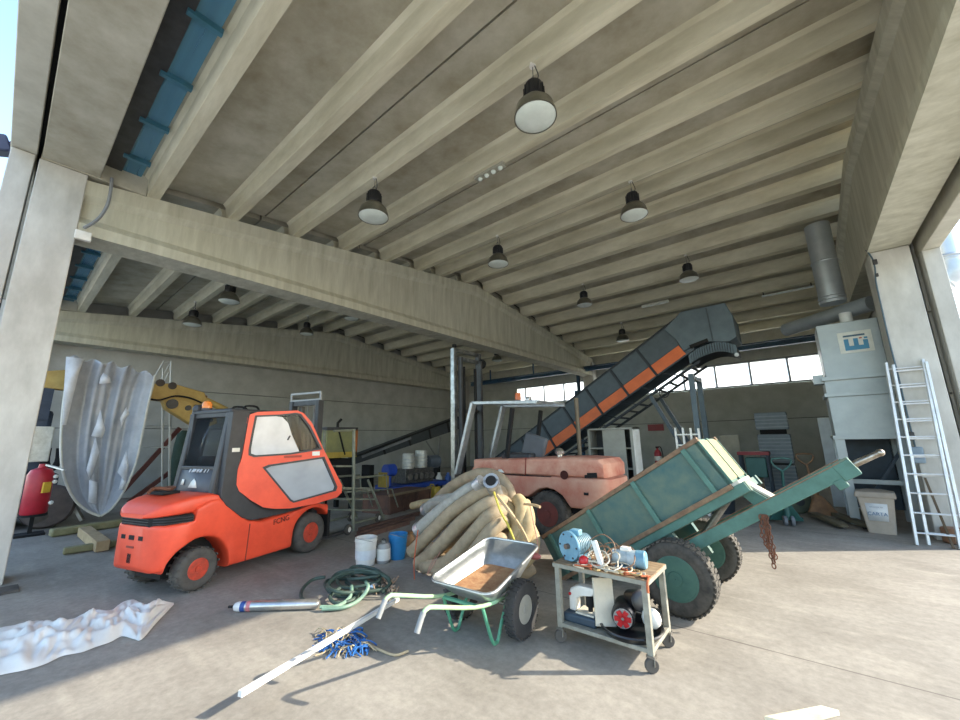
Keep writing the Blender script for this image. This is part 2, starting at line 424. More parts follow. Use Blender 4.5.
# blue crane rail running along the back wall under the roof
bl = M('blue_steel', '27506f', .5, col2='1f3f58', scale=4)
b = MB().bar((-15.5, 18.2, 5.02), (1.6, 18.2, 5.02), .12, .16).bar((-15.5, 18.2, 5.14), (1.6, 18.2, 5.14), .2, .03).bar((-15.5, 18.2, 4.93), (1.6, 18.2, 4.93), .2, .03)
for x in (-14, -11, -8.2, -5, -2, 1): b.bar((x, 18.2, 5.1), (x, 18.2, 5.75), .06, .06)
tag(b.build('overhead_rail', bl), 'dark blue steel rail running under the roof along the back wall', 'rail')
tag(MB().bar((-8.7, 18.85, 0), (-8.7, 18.85, 5.2), .14, .14).bar((-8.7, 18.85, 3.9), (-8.7, 18.6, 3.9), .3, .3).build('blue_post', bl), 'blue upright post beside the back wall strip windows', 'post')
# ================================================================== ORANGE FORKLIFT
def local(p0, ang):
    R = Matrix.Rotation(ang, 3, 'Z'); p0 = V(p0)
    return lambda p: R.transposed() @ (V(p)-p0)
def on_plane(px, py, p0, dirv):
    d = sight(px, py); n = V((dirv.y, -dirv.x, 0)); t = (V(p0)-EYEP).dot(n)/d.dot(n)
    return EYEP + d*t
def rr(u, hw, zb, zt, yc, p=.3, n=28):
    out = []; zc = (zb+zt)/2; hh = (zt-zb)/2
    for i in range(n):
        a = 2*pi*(i+.5)/n; c, s = cos(a), sin(a)
        out.append(V((u, yc + hw*math.copysign(abs(c)**p, c), zc + hh*math.copysign(abs(s)**p, s))))
    return out
def interp(tab, u):
    if u <= tab[0][0]: return tab[0][1]
    for (a, b), (c, d) in zip(tab, tab[1:]):
        if u <= c: return b + (d-b)*(u-a)/(c-a)
    return tab[-1][1]
FKA = atan2(.963, -.27); FKP = V((-5.68, 1.72, 0)); FKD = V((cos(FKA), sin(FKA), 0)); FKS = V((-sin(FKA), cos(FKA), 0))
fk = thing('forklift', 'bright orange forklift with black cab posts and orange glazed door, parked at left', 'forklift', FKP, FKA)
def lz(px, py, y=0.):                                    # survey a point on the truck's side plane at depth y
    P = on_plane(px, py, FKP+FKS*y, FKD)-FKP; return V((P.dot(FKD), y, P.z))
W = 1.06; YC = W/2; FY = .86
TOP = [(-.45, .765), (-.42, .775), (-.2, .785), (-.11, .80), (-.095, .93), (0, .98), (.1, 1.02), (.22, 1.0), (.38, .86), (.55, .70), (.75, .63), (1.2, .66), (1.7, .72), (1.98, .66)]
HWT = [(-.46, .20), (-.445, .30), (-.42, .38), (-.38, .44), (-.31, .49), (-.2, .53), (2, .53)]
def zbot(u):
    z = .15 if u > -.3 else .15 + (-.3-u)*.5
    for c, zc, r in ((0, .235, .345), (1.66, .29, .37)):
        d = r*r-(u-c)**2
        if d > 0: z = max(z, zc + sqrt(d)*.98)
    if u < -.345: z = .28 + max(0, -.42-u)*1.5
    return z
us = [-.46, -.455, -.445, -.43, -.41, -.38, -.36, -.346, -.344, -.33, -.3, -.26, -.2, -.14, -.112, -.108, -.098, -.094, -.07, 0, .07, .14, .2, .26, .3, .33, .344, .36, .45, .55, .62, .75, .9, 1.05, 1.18, 1.28, 1.3, 1.33, 1.38, 1.45, 1.52, 1.59, 1.66, 1.74, 1.82, 1.9, 1.96]
m = MB().rings([rr(u, interp(HWT, u), zbot(u), interp(TOP, u), YC, .16, 36) for u in us])
body = m.build('body', orange, fk, ang=30)
# engine hood with its lip over the rear grille
HT = [(-.48, .90), (-.44, .95), (-.36, 1.005), (-.2, 1.06), (.05, 1.085), (.2, 1.03)]
m = MB().rings([rr(u, interp([(-.48, .22), (-.45, .33), (-.38, .42), (-.25, .48), (.2, .52)], u), interp([(-.5, .855), (-.1, .86), (.2, .93)], u), interp(HT, u), YC, .3) for u in (-.49, -.475, -.45, -.41, -.35, -.25, -.1, .08, .2)])
m.build('hood', orange, fk)
g = MB().rings([rr(u, interp([(-.44, .28), (-.36, .42), (-.22, .49), (-.1, .515)], u), .74, .875, YC, .3) for u in (-.445, -.42, -.37, -.3, -.2, -.12)])
gr = g.build('grille', darkm, fk)
s_ = MB()
for z in (.785, .812, .84): s_.tube([V((u, YC + sgn*(interp([(-.44, .28), (-.36, .42), (-.22, .49), (-.1, .515)], u)+.006), z)) for sgn in (-1,) for u in (-.12, -.2, -.3, -.37, -.43)] , .006, 5)
for z in (.785, .812, .84): s_.bar((-.45, YC-.26, z), (-.45, YC+.26, z), .008, .008)
s_.each('grille_bar', greyp, gr)
# counterweight slots and tow pin: dark boxes painting the shade of the holes
for nm, boxes in (('vent_slot', [((-.452, YC-.17, .64), (.02, .09, .05)), ((-.458, YC, .64), (.02, .10, .05)), ((-.452, YC+.17, .64), (.02, .09, .05))]), ('tow_slot', [((-.42, YC, .42), (.08, .09, .11))])):
    for c, sz in boxes: MB().box(c, sz).build(nm, darkm, fk, bevel=.006)
MB().box((-.458, YC, .54), (.02, .14, .02)).build('tow_plate', M('dark_red_metal', '8e3a2c', .6), fk)
MB().span((-.25, .28, .16), (1.75, .78, .58)).build('chassis', darkm, fk)
MB().cyl((0, .12, .235), (0, .94, .235), .07).cyl((1.66, .12, .29), (1.66, .94, .29), .09).each('axle', greyp, fk)
for c, r, wd, lg in (((0, .10, .235), .235, .2, 18), ((0, .96, .235), .235, .2, 18), ((1.66, .115, .29), .29, .23, 0), ((1.66, .945, .29), .29, .23, 0)):
    wheel(fk, c, (0, -1, 0), r, wd, r*.5, rubber, orange_rim, lg, 6, dish=.25)
# seam between counterweight side and door sill
MB().bar((.59, -.004, .62), (.57, -.004, .17), .008, .012, (0, 1, 0)).build('panel_seam', M('dark_red_metal', '8e3a2c'), fk)
# black door pillar and sill, traced on the side of the cab
def Zp(zx, zy): return (170+zx/5.3333, 395+zy/5.3333)
def fpoly(pts, y=0.): return [(lambda q: (q.x, q.z))(lz(*Zp(*p), y)) for p in pts]
PIL = [(335, 88), (428, 86), (418, 125), (400, 220), (378, 330), (358, 400), (352, 478), (368, 515), (430, 560), (500, 598), (600, 606), (715, 588), (690, 606), (600, 632), (500, 655), (432, 668), (385, 655), (300, 590), (268, 545), (278, 480), (298, 340), (322, 190)]
cab = MB().plate(fpoly(PIL), [], lambda a, b, d: V((a, -.01+d, b)), .09).build('door_pillar', blackp, fk, bevel=.012)
MB().plate(fpoly(PIL), [], lambda a, b, d: V((a, FY-.06+d, b)), .09).build('door_pillar', blackp, fk, bevel=.012)
st = lz(*Zp(348, 293)); MB().box(st+V((0, -.014, 0)), (.1, .006, .05)).build('sticker', white, cab)
nb, nt_ = lz(211, 494, .12), lz(231, 412, .12)
fb, ft = V((nb.x, FY, nb.z)), V((nt_.x, FY, nt_.z))
for a, b in ((nb, nt_), (fb, ft)):
    MB().bar(a-V((0, 0, .12)), b, .075, .085, (0, 1, 0)).build('rear_post', blackp, fk, bevel=.015)
rw = MB(); q = lambda t, y: V((nb.x+(nt_.x-nb.x)*t, y, nb.z+(nt_.z-nb.z)*t))
rw.bar(q(.30, .14), q(.30, FY-.03), .05, .05).bar(q(.97, .14), q(.97, FY-.03), .06, .07)
rw.each('rear_window_frame', blackp, fk, bevel=.01)
gd = glass_mat('cab_glass', 'c6cccd', .04, .16, (.12, .13, .14))
o = MB().add([q(.3, .14), q(.3, FY-.02), q(.96, FY-.02), q(.96, .14)], [(0, 1, 2, 3)]).build('rear_window', gd, fk, solid=.006)
lp = MB().add([q(-.12, .13), q(-.12, FY-.01), q(.30, FY-.01), q(.30, .13)], [(0, 1, 2, 3)]).build('rear_panel', M('cab_grey', '474b52', .45, col2='53575d', scale=4), fk, solid=.03)
nrm = (q(1, 0)-q(0, 0)).normalized(); nx = V((-nrm.z, 0, nrm.x)); up_ = nrm
def qq(t, y, e=.02):
    y = .13 + (y-.05)*.78
    return q(t, y) + nx*e
em = MB().add([qq(.06, .63), qq(.06, .40), qq(.13, .45), qq(.17, .52), qq(.13, .58)], [(0, 1, 2, 3, 4)]).build('emblem', white, lp, solid=.002)
MB().add([qq(.09, .84), qq(.09, .77), qq(.16, .77), qq(.16, .84)], [(0, 1, 2, 3)]).build('sticker', white, lp, solid=.002)
mk = MB()
for y0, y1 in ((.70, .66), (.62, .52), (.50, .44), (.42, .36), (.30, .27), (.22, .20)):
    mk.add([qq(.245, y0, .03), qq(.245, y1, .03), qq(.285, y1-.03, .03), qq(.285, y0-.03, .03)], [(0, 1, 2, 3)])
mk.build('lettering', M('pale_decal', 'b9bec4', .5), lp, solid=.002)
# quarter glass between the posts, roof, beacon, lamps
rt = nt_.z
MB().span((nt_.x-.04, .06, rt-.02), (1.16, FY+.05, rt+.05)).build('roof', blackp, fk, bevel=.025)
bc = V((nt_.x+.04, .70, rt+.05))
b_ = MB().cyl(bc, bc+V((0, 0, .03)), .065).build('beacon_base', greyp, fk)
MB().lathe([(.06, 0), (.062, .05), (.045, .09), (.015, .105)], bc+V((0, 0, .03))).build('beacon_dome', M('amber', 'e8893a', .25, col2='d87a30'), b_)
lc = V((nt_.x+.0, .84, rt+.07)); MB().lathe([(.02, .06), (.06, .03), (.075, -.03), (.07, -.035), (.02, -.03)], lc, (-1, 0, .1)).build('work_lamp', greyp, fk)
k = MB()
for y in (.3, .55): k.tube([(.55, y, rt+.04), (.58, y, rt+.11), (.75, y, rt+.11), (.8, y, rt+.04)], .015, 6, sub=3)
k.each('roof_bracket', darkm, fk)
MB().tube([(-.35, .55, 1.11), (-.25, .62, 1.15), (-.15, .5, 1.13), (-.05, .62, 1.14), (-.2, .75, 1.12)], .02, 6, sub=4).build('cable_heap', rust, fk)
MB().box((-.13, .66, 1.085), (.2, .34, .04)).build('hood_vent', darkm, fk, bevel=.01)
# glazed door, standing slightly open on its rear hinges
th = radians(14); DD = (FKD*cos(th) - FKS*sin(th)); hp = FKP + FKD*.40 - FKS*.01
dl = V((cos(th), -sin(th), 0)); dn = V((sin(th), cos(th), 0)); h0 = V((.40, -.01, 0))
def dpt(p):
    P = on_plane(*Zp(*p), hp, DD); return ((P-hp).dot(DD), P.z)
DO = [(425, 105), (470, 90), (580, 86), (680, 82), (715, 97), (760, 152), (820, 290), (918, 480), (916, 520), (892, 545), (780, 580), (640, 605), (560, 607), (500, 600), (430, 560), (365, 510), (352, 470), (360, 400), (385, 330), (408, 200)]
D1 = [(458, 112), (580, 107), (668, 98), (695, 103), (745, 168), (806, 288), (640, 315), (450, 328), (424, 318), (424, 290), (440, 200)]
D2 = [(500, 388), (530, 375), (820, 332), (888, 490), (880, 510), (660, 572), (642, 562)]
do, d1, d2 = [[dpt(p) for p in L] for L in (DO, D1, D2)]
fn = lambda a, b, d: h0 + dl*a + dn*d + V((0, 0, b))
dr = MB().plate(do, [d1, d2], fn, .045).build('door', orange, fk, bevel=.008)
for L, nm in ((d1, 'upper_pane'), (d2, 'lower_pane')):
    cx = sum(p[0] for p in L)/len(L); cz = sum(p[1] for p in L)/len(L)
    inn = [(cx+(a-cx)*.955, cz+(b-cz)*.945) for a, b in L]; out = [(cx+(a-cx)*1.03, cz+(b-cz)*1.03) for a, b in L]
    MB().plate(out, [inn], lambda a, b, d: fn(a, b, d-.006), .05).build('window_seal', blackp, dr)
    mt = glass_mat('door_pane_reflect_grey', 'aab2b8', .12, .75, (.52, .55, .58)) if nm == 'lower_pane' else gd  # lower pane: floor reflection put into the colour as near-opaque pale grey
    MB().plate(L, [], lambda a, b, d: fn(a, b, d+.018), .005).build(nm, mt, dr)
SP = [dpt(p) for p in [(462, 116), (560, 112), (600, 118), (632, 150), (650, 210), (690, 300), (640, 310), (450, 324), (430, 312), (444, 205)]]
MB().plate(SP, [], lambda a, b, d: fn(a, b, d+.006), .005).build('pale_overpane', glass_mat('door_pane_pale', 'c9cdd2', .2, .8, (.66, .68, .71)), dr)  # pale sheet with a curved edge over part of the upper pane
for p in ((410, 135), (350, 412)):
    a, b = dpt(p); MB().cyl(fn(a, b-.04, .02), fn(a, b+.04, .02), .022, n=8).build('hinge', orange_rim, dr)
a, b = dpt((778, 312)); MB().box(fn(a, b, -.004), (.12, .006, .06), Matrix((dl, dn, V((0, 0, 1)))).transposed()).build('sticker', white, dr)
a, b = dpt((655, 328)); MB().box(fn(a, b, -.003), (.26, .005, .03), Matrix((dl, dn, V((0, 0, 1)))).transposed()).build('name_strip', M('faded_red', 'a8402f'), dr)
a, b = dpt((628, 225)); MB().bar(fn(a, b-.04, -.006), fn(a+.03, b+.02, -.006), .02, .015).build('latch', blackp, dr)
text('FCNG', 'lettering', M('decal_dark_red', '3c1a18', .5), fk, axes(lz(281, 520)+V((0, -.012, 0)), (1, 0, .1), (0, 0, 1)), .1)
# driver's place seen through the glass
MB().span((.35, .3, .75), (.9, .78, .9)).span((.28, .3, .85), (.42, .78, 1.5)).build('seat', darkm, fk, bevel=.04)
MB().tube([(1.15, .52, .8), (.98, .52, 1.25)], .025, 8).lathe([(.17, -.012), (.2, -.012), (.2, .012), (.17, .012)], (.97, .52, 1.27), (-.4, 0, 1), 20, closed=True).build('steering_wheel', darkm, fk)
for y in (.05, W-.05): MB().bar((1.66, y, .75), (1.18, y, rt), .05, .06, (0, 1, 0)).build('front_post', blackp, fk)
# mast, carriage, load guard, forks
for y in (.22, .84):
    MB().span((1.80, y-.04, .12), (1.92, y+.04, 2.38)).build('mast_channel', greyp, fk, bevel=.008)
for y in (.31, .75): MB().span((1.93, y-.03, .12), (2.01, y+.03, 2.3)).build('inner_channel', steel, fk, bevel=.006)
MB().cyl((1.88, .42, .15), (1.88, .42, 1.93), .03).cyl((1.88, .64, .15), (1.88, .64, 1.93), .03).each('lift_cylinder', steel, fk)
MB().bar((1.86, .2, 2.34), (1.86, .86, 2.34), .08, .08).bar((1.86, .2, 1.2), (1.86, .86, 1.2), .06, .08).bar((1.86, .2, .2), (1.86, .86, .2), .08, .1).each('mast_crossbar', greyp, fk)
MB().span((2.02, .05, .15), (2.08, 1.0, .55)).build('fork_carriage', darkm, fk)
m = MB()
for z in (2.42, 2.55): m.bar((2.06, .40, z), (2.06, 1.14, z), .035, .035)
for y in (.41, 1.13): m.bar((2.06, y, .5), (2.06, y, 2.55), .03, .03)
for y in (.55, .7, .85, 1.0): m.bar((2.06, y, 1.2), (2.06, y, 2.4), .02, .02)
m.build('load_guard', M('pale_grey_metal', 'a8a8a4', .5), fk)
for y in (.3, .76): MB().span((2.08, y-.05, .05), (2.12, y+.05, .6)).span((2.08, y-.05, .05), (2.75, y+.05, .09)).build('fork', greyp, fk)
# ================================================================== GREEN TIPPING TRAILER
from mathutils import noise
gpaint = M('green_paint', '30595a', .65, col2='687561', scale=2.6, bump=.08, lo=.3, hi=.65)
gworn = M('green_worn', '557c70', .7, col2='47685c', scale=7, bump=.1)
grim = M('green_rim_paint', '365a50', .6, col2='466a5c', scale=10)
rustedge = M('rusty_rim', '8a7258', .85, col2='6d5442', scale=14)
cream = M('cream_boards', 'a89768', .7, col2='917f52', scale=6, stretch=(4, 4, .5))
pale = M('pale_plate', 'd9d4c4', .6, col2='bcb5a2', scale=9)
tr = thing('trailer', 'green farm tipping trailer tilted back on two wheels, drawbar pointing up right', 'trailer', (-1.12, 4.32, 0), radians(-2.4))
TT = radians(32)
def T(a, y, b): return V((a*cos(TT)-b*sin(TT), y, .33 + a*sin(TT) + b*cos(TT)))
RT = Matrix(((cos(TT), 0, -sin(TT)), (0, 1, 0), (sin(TT), 0, cos(TT))))
def tb(m, a0, a1, y0, y1, b0, b1): return m.box(T((a0+a1)/2, (y0+y1)/2, (b0+b1)/2), (abs(a1-a0), abs(y1-y0), abs(b1-b0)), RT)
B0, B1, YN, YF, E0, E1 = -1.33, .90, .17, 1.05, .447, .95
tb(MB(), B0, B1, YN, YF, E0-.02, E0).build('box_floor', gpaint, tr)
for y0, y1 in ((YN, YN+.03), (YF-.03, YF)):
    sd = tb(MB(), B0, B1, y0, y1, E0, E1).build('side_panel', gpaint, tr)
    out = y0-.035 if y0 == YN else y1+.0
    for a in (-1.2, -.56, .09, .74):
        tb(MB(), a-.025, a+.025, out, out+.035, E0-.02, E1-.02).build('rib', gworn, sd, bevel=.004)
    tb(MB(), B0, B1+.02, y0-.02, y1+.02, E1-.03, E1+.015).build('top_rail', rustedge, sd, bevel=.004)
    tb(MB(), B0, B1, out-.005, out+.03, E0-.03, E0+.015).build('bottom_rail', rustedge, sd, bevel=.004)
fp_ = tb(MB(), B1-.03, B1, YN, YF, E0, E1).build('front_panel', gworn, tr)
for y0, y1 in ((YN+.035, YN+.415), (YN+.445, YF-.035)): tb(MB(), B1, B1+.012, y0, y1, E0+.04, E1-.02).build('front_board', cream, fp_)
for y in (YN+.02, YN+.43, YF-.02): tb(MB(), B1, B1+.02, y-.014, y+.014, E0, E1).build('front_upright', gworn, fp_)
for y in (.26, .94): tb(MB(), -1.25, 1.0, y-.04, y+.04, .33, .43).build('box_beam', gpaint, tr, bevel=.004)
for a in (-1.1, -.4, .3, .95): tb(MB(), a-.03, a+.03, .25, .95, .35, .425).build('cross_member', gpaint, tr)
tb(MB(), -.55, 1.0, YN-.02, YN+.0, .34, .43).build('side_beam', gworn, tr)
for y in (.24, .76):
    db = tb(MB(), -.25, 1.70, y-.035, y+.035, .10, .215).build('drawbar_rail', gworn, tr, bevel=.006)
    tb(MB(), -.2, 1.68, y-.037, y+.037, .213, .219).build('worn_edge', rustedge, db)
tb(MB(), 1.62, 1.75, .2, .6, .08, .216).build('drawbar_head', gworn, tr, bevel=.008)
tb(MB(), 1.54, 1.62, .2, .3, .04, .12).build('drawbar_lug', gworn, tr, bevel=.01)
MB().cyl(T(1.74, .42, .15), T(1.94, .42, .14), .028, .024).ball(T(1.95, .42, .14), .03).build('drawbar_eye', M('rubbed_steel', 'b8b2a6', .3, .8, col2='7a6a58', scale=20), tr)
for a in (.15, .75, 1.3): tb(MB(), a-.03, a+.03, .22, .78, .12, .19).build('drawbar_crossbar', gpaint, tr)
MB().cyl((0, .05, .33), (0, 1.14, .33), .04).build('axle', greyp, tr)
tb(MB(), -.12, .12, .2, .28, -.03, .36).build('axle_bracket', gpaint, tr); tb(MB(), -.12, .12, .9, .98, -.03, .36).build('axle_bracket', gpaint, tr)
MB().plate([(0, 0), (.13, 0), (.03, .22), (-.06, .22)], [], lambda a, b, d: T(.92+a, .30+d, .2+b), .3).build('front_bracket', gworn, tr)
br = MB(); br.bar(T(.955, .45, .44), T(1.075, .45, .19), .22, .02, RT @ V((1, 0, 0))).build('bracket_plate', pale, tr)
tb(MB(), .89, .97, .16, .78, .40, .46).build('hinge_bar', pale, tr, bevel=.01)
MB().cyl(T(.1, .5, .1), T(.72, .5, .36), .035).cyl(T(.4, .5, .23), T(.85, .5, .42), .022).build('tipping_ram', steel, tr)
trub = M('tractor_rubber', '35332f', .85, col2='57524a', scale=12)
for y in (0, 1.19): wheel(tr, (0, y, .33), (0, -1, 0), .335, .18, .2, trub, grim, 40, 5, dish=.42)
# chain hanging from the drawbar
def chain(pts, r=.014, th=.0055, n=None):
    m = MB(); pts = [V(p) for p in pts]
    L = sum((b-a).length for a, b in zip(pts, pts[1:])); k = max(2, int(L/(r*2.7)))
    acc = [0]
    for a, b in zip(pts, pts[1:]): acc.append(acc[-1]+(b-a).length)
    for i in range(k+1):
        s = L*i/k; j = max(q for q in range(len(pts)-1) if acc[q] <= s+1e-9)
        d = (pts[j+1]-pts[j]).normalized(); p = pts[j] + d*(s-acc[j])
        x, y, z = frame(d, (1, .3, 0)); w_ = x if i % 2 else y
        m.tube([p + d*(r*1.7*cos(t)) + w_*(r*sin(t)) for t in [2*pi*q/8 for q in range(8)]], th, 5, closed=True)
    return m
cm = V(tr.location) + Matrix.Rotation(radians(-2.4), 3, 'Z') @ T(.90, .2, .06)
c0 = V((cm.x, cm.y, cm.z))
ch = MB()
for dx, ln in ((0, .34), (.022, .26), (-.02, .20), (.01, .29)):
    q = chain([c0+V((dx, -.01, .06)), c0+V((dx*1.6, -.02, -ln*.5)), c0+V((dx+.02, -.01, -ln))])
    ch.add(q.v, q.f)
tag(ch.build('chain', rust), 'rusty chain hanging down from the green trailer drawbar', 'chain')

# ================================================================== WORKSHOP TROLLEY AND WHAT IT CARRIES
tmet = M('trolley_paint', '9c998b', .7, col2='7f7c70', scale=14, bump=.05)
twood = M('trolley_top_wood', 'a58f6e', .8, col2='6e5640', scale=9, stretch=(1, 6, 6), bump=.1)
TX, TY, TL, TD = -1.79, 3.21, .72, .44
tro = thing('workshop_trolley', 'small grey metal workshop trolley on casters crowded with motors and cables', 'trolley', (TX, TY, 0))
for x in (.0, TL):
    for y in (.0, TD): MB().span((x-.022, y-.022, .10), (x+.022, y+.022, .60)).build('leg', tmet, tro, bevel=.004)
MB().span((-.03, -.03, .585), (TL+.03, TD+.03, .61)).build('top', twood, tro, bevel=.004)
for a, b in (((-.03, -.034, .575), (TL+.03, -.02, .605)), ((-.03, TD+.02, .575), (TL+.03, TD+.034, .605)), ((-.034, -.03, .575), (-.02, TD+.03, .605)), ((TL+.02, -.03, .575), (TL+.034, TD+.03, .605))):
    MB().span(a, b).build('top_rail', tmet, tro)
MB().span((-.02, -.02, .12), (TL+.02, TD+.02, .15)).build('shelf', tmet, tro, bevel=.004)
for x in (.0, TL):
    for y in (.0, TD):
        cs = MB().bar((x-.025, y, .10), (x-.025, y-.01, .045), .006, .04, (0, 1, 0)).bar((x+.025, y, .10), (x+.025, y-.01, .045), .006, .04, (0, 1, 0)).span((x-.03, y-.03, .098), (x+.03, y+.03, .112)).build('caster', steel, tro)
        MB().lathe([(.012, -.016), (.045, -.016), (.05, -.008), (.05, .008), (.045, .016), (.012, .016)], (x, y-.012, .05), (.6, -.8, 0), 20).build('caster_wheel', M('caster_rubber', '5b5650', .8), cs)
def onT(x, y, z=.61): return V((TX+x, TY+y, z))
mblue = M('motor_blue', '7aa2b4', .5, col2='5f8ba0', scale=12); mblue2 = M('motor_pale', 'b9c4c6', .5, col2='93a0a4', scale=12)
# blue flange motor
b0 = onT(.1, .20); mo = thing('electric_motor', 'light blue electric motor with round flange on left end of trolley top', 'motor', b0)
ax = V((.35, 1, 0)).normalized(); fc = V((-.02, -.14, .125))
m = MB().lathe([(.02, 0), (.118, 0), (.122, .006), (.122, .022), (.1, .026), (.09, .03)], fc, ax, 32)
m.build('flange', mblue, mo)
m = MB(); prof = [(.03, .03)]
for i in range(9): prof += [(.082, .035+i*.02), (.082, .043+i*.02), (.074, .045+i*.02), (.074, .053+i*.02)]
prof += [(.08, .22), (.03, .235)]
m.lathe(prof, fc, ax, 28).build('finned_body', M('motor_grey_blue', '8fa9b2', .5, col2='6f8a94'), mo)
MB().cyl(fc-ax*.035, fc, .022).build('shaft', M('shaft_steel', '7c6f66', .5, .6), mo)
MB().box(fc+ax*.1+V((0, 0, .1)), (.09, .08, .05)).build('terminal_box', mblue, mo, bevel=.01)
MB().span(tuple(fc+ax*.04+V((-.07, -.01, -.125))), tuple(fc+ax*.2+V((.05, .0, -.075)))).build('foot', mblue, mo)
for a_ in range(6):
    t = 2*pi*a_/6; x, y, z = frame(ax); MB().cyl(fc+x*(.1*cos(t))+y*(.1*sin(t))-ax*.008, fc+x*(.1*cos(t))+y*(.1*sin(t))+ax*.002, .008, n=6).build('bolt', greyp, mo)
# red float / knob with its lead
k0 = onT(.235, .02); kn = thing('rubber_float', 'bright red round float lying beside the blue motor on the trolley', 'float', k0)
MB().ball((0, 0, .042), .042).build('ball', M('red_plastic', 'c8262b', .4, col2='ae1f25'), kn)
MB().tube([(.03, 0, .045), (.1, .03, .04), (.16, .0, .015), (.3, -.03, .012)], .009, 6, sub=4).build('lead', M('cable_cream', 'cfc4ac', .6), kn)
# white inverter bar standing in the tangle
wb = MB().bar(onT(.385, .04, .615), onT(.30, .10, .80), .045, .03, (0, 1, 0)); tag(wb.build('control_handle', white, bevel=.006), 'white plastic bar standing slanted in the cable tangle on the trolley', 'tool')
# tangle of cables
ct = thing('cable_tangle', 'tangle of cream and brown cables heaped in the middle of the trolley top', 'cable', onT(.36, .15))
R3 = random.Random(3)
for i in range(14):
    c = V((R3.uniform(-.10, .24), R3.uniform(-.12, .1), .0)); r = R3.uniform(.05, .115); pts = []; tilt = R3.uniform(.5, 1.25) if i < 8 else .12
    for q in range(9):
        t = 2*pi*q/9; pts.append(c + V((r*cos(t)+R3.uniform(-.02, .02), r*sin(t)*cos(tilt)+R3.uniform(-.02, .02), .012 + r*sin(tilt)*(1+sin(t)) + R3.uniform(0, .015))))
    MB().tube(pts, R3.choice((.004, .005, .006)), 6, closed=True, sub=3).build('cable', M(*R3.choice((('cable_cream', 'cfc4ac', .6), ('cable_brown', '8a6a50', .6), ('cable_grey', 'a9a79c', .6)))), ct)
for i in range(14):
    x = R3.uniform(-.14, .34); y = R3.uniform(-.2, -.02); pts = [V((x+R3.uniform(-.08, .08), y+R3.uniform(-.05, .05), R3.uniform(.006, .03))) for _ in range(5)]
    MB().tube(pts, .006, 5, sub=4).build('cable', M(*R3.choice((('cable_cream', 'cfc4ac', .6), ('cable_copper', 'b0603c', .6), ('cable_tan', 'b49a68', .6)))), ct)
# second pump motor, horizontal
q0 = onT(.55, .22); mp_ = thing('pump_motor', 'pale grey and blue motor lying at the right end of the trolley top', 'motor', q0)
ax = V((1, .12, 0)).normalized()
MB().lathe([(.03, -.14), (.055, -.135), (.058, -.02), (.064, -.015), (.064, .05), (.03, .06)], (0, 0, .068), ax, 24).build('body', mblue2, mp_)
MB().lathe([(.03, .05), (.066, .052), (.068, .075), (.068, .115), (.06, .125), (.02, .127)], (0, 0, .068), ax, 24).build('fan_cover', mblue, mp_)
MB().box((-.03, 0, .135), (.08, .06, .03)).build('terminal_box', white, mp_, bevel=.008)
MB().span((-.11, -.06, 0), (.04, .06, .012)).build('foot', mblue, mp_)
tag(MB().tube([onT(.56, -.02, .62), onT(.66, .06, .615), onT(.745, .02, .62), onT(.757, -.05, .6), onT(.757, -.055, .54)], .01, 6, sub=4).build('orange_strap', M('strap_orange', 'b5643f', .7)), 'short orange strap hanging over the right corner of the trolley', 'strap')
# lower shelf: bench sander, board, motor in a black tray
s0 = onT(.13, .16, .15); sm = thing('bench_machine', 'white C-shaped bench machine on dark blue base on the trolley lower shelf', 'machine', s0)
dblue = M('dark_blue_plastic', '2b3b49', .5, col2='354654')
MB().span((-.12, -.13, 0), (.16, .10, .07)).build('base', dblue, sm, bevel=.015)
MB().plate([(-.09, .07), (-.03, .07), (-.02, .17), (.04, .2), (.13, .215), (.15, .245), (.15, .275), (.0, .275), (-.07, .245), (-.09, .2)], [], lambda a, b, d: V((a, -.07+d, b)), .09).build('arm', white, sm, bevel=.012)
MB().cyl((.08, -.02, .12), (.08, -.02, .21), .035).cyl((.08, -.02, .07), (.08, -.02, .12), .02).build('head', darkm, sm)
MB().cyl((-.075, -.08, .2), (-.075, -.071, .2), .012).build('switch', M('red_plastic', 'c8262b'), sm)
MB().span((-.02, -.1, .07), (.14, .06, .082)).build('table', pale, sm)
bd = MB().box((0, 0, 0), (.17, .02, .34), Matrix.Rotation(radians(48), 3, 'Z') @ Matrix.Rotation(radians(-16), 3, 'X') @ Matrix.Rotation(radians(6), 3, 'Y'))
bd.v = [p + onT(.335, .13, .335) for p in bd.v]
tag(bd.build('plastic_board', M('cream_plastic', 'd6cdb8', .6), bevel=.004), 'cream coloured board standing on the trolley lower shelf', 'board')
t0 = onT(.53, .17, .15); tray = MB().lathe([(.02, .004), (.19, .004), (.22, .05), (.235, .055), (.24, .045), (.2, .0), (.02, .0)], t0, n=36)
tag(tray.build('rubber_tray', M('black_rubber_shiny', '1d1d1f', .35), base=t0), 'round black rubber tray on the right end of the trolley lower shelf', 'tray')
u0 = t0 + V((0, 0, .012)); um = thing('black_motor', 'black motor with red fan end lying in the black rubber tray', 'motor', u0)
ax = V((.25, -1, -.05)).normalized()
MB().lathe([(.03, -.14), (.085, -.13), (.09, .06), (.08, .08), (.03, .082)], (-.06, .02, .10), ax, 26).build('body', M('gloss_black', '202022', .3), um)
MB().lathe([(.02, -.1), (.075, -.09), (.08, .05), (.06, .06), (.02, .06)], (.03, .1, .19), V((.6, -.5, .2)).normalized(), 24).build('gear_case', M('gloss_black', '202022', .3), um)
fe = V((-.06, .02, .10)) + ax*.083
f_ = MB().lathe([(.01, 0), (.07, 0), (.072, .012), (.01, .014)], fe, ax, 24).build('fan_ring', M('pale_metal_dull', '9c9a94', .5), um)
x, y, z = frame(ax)
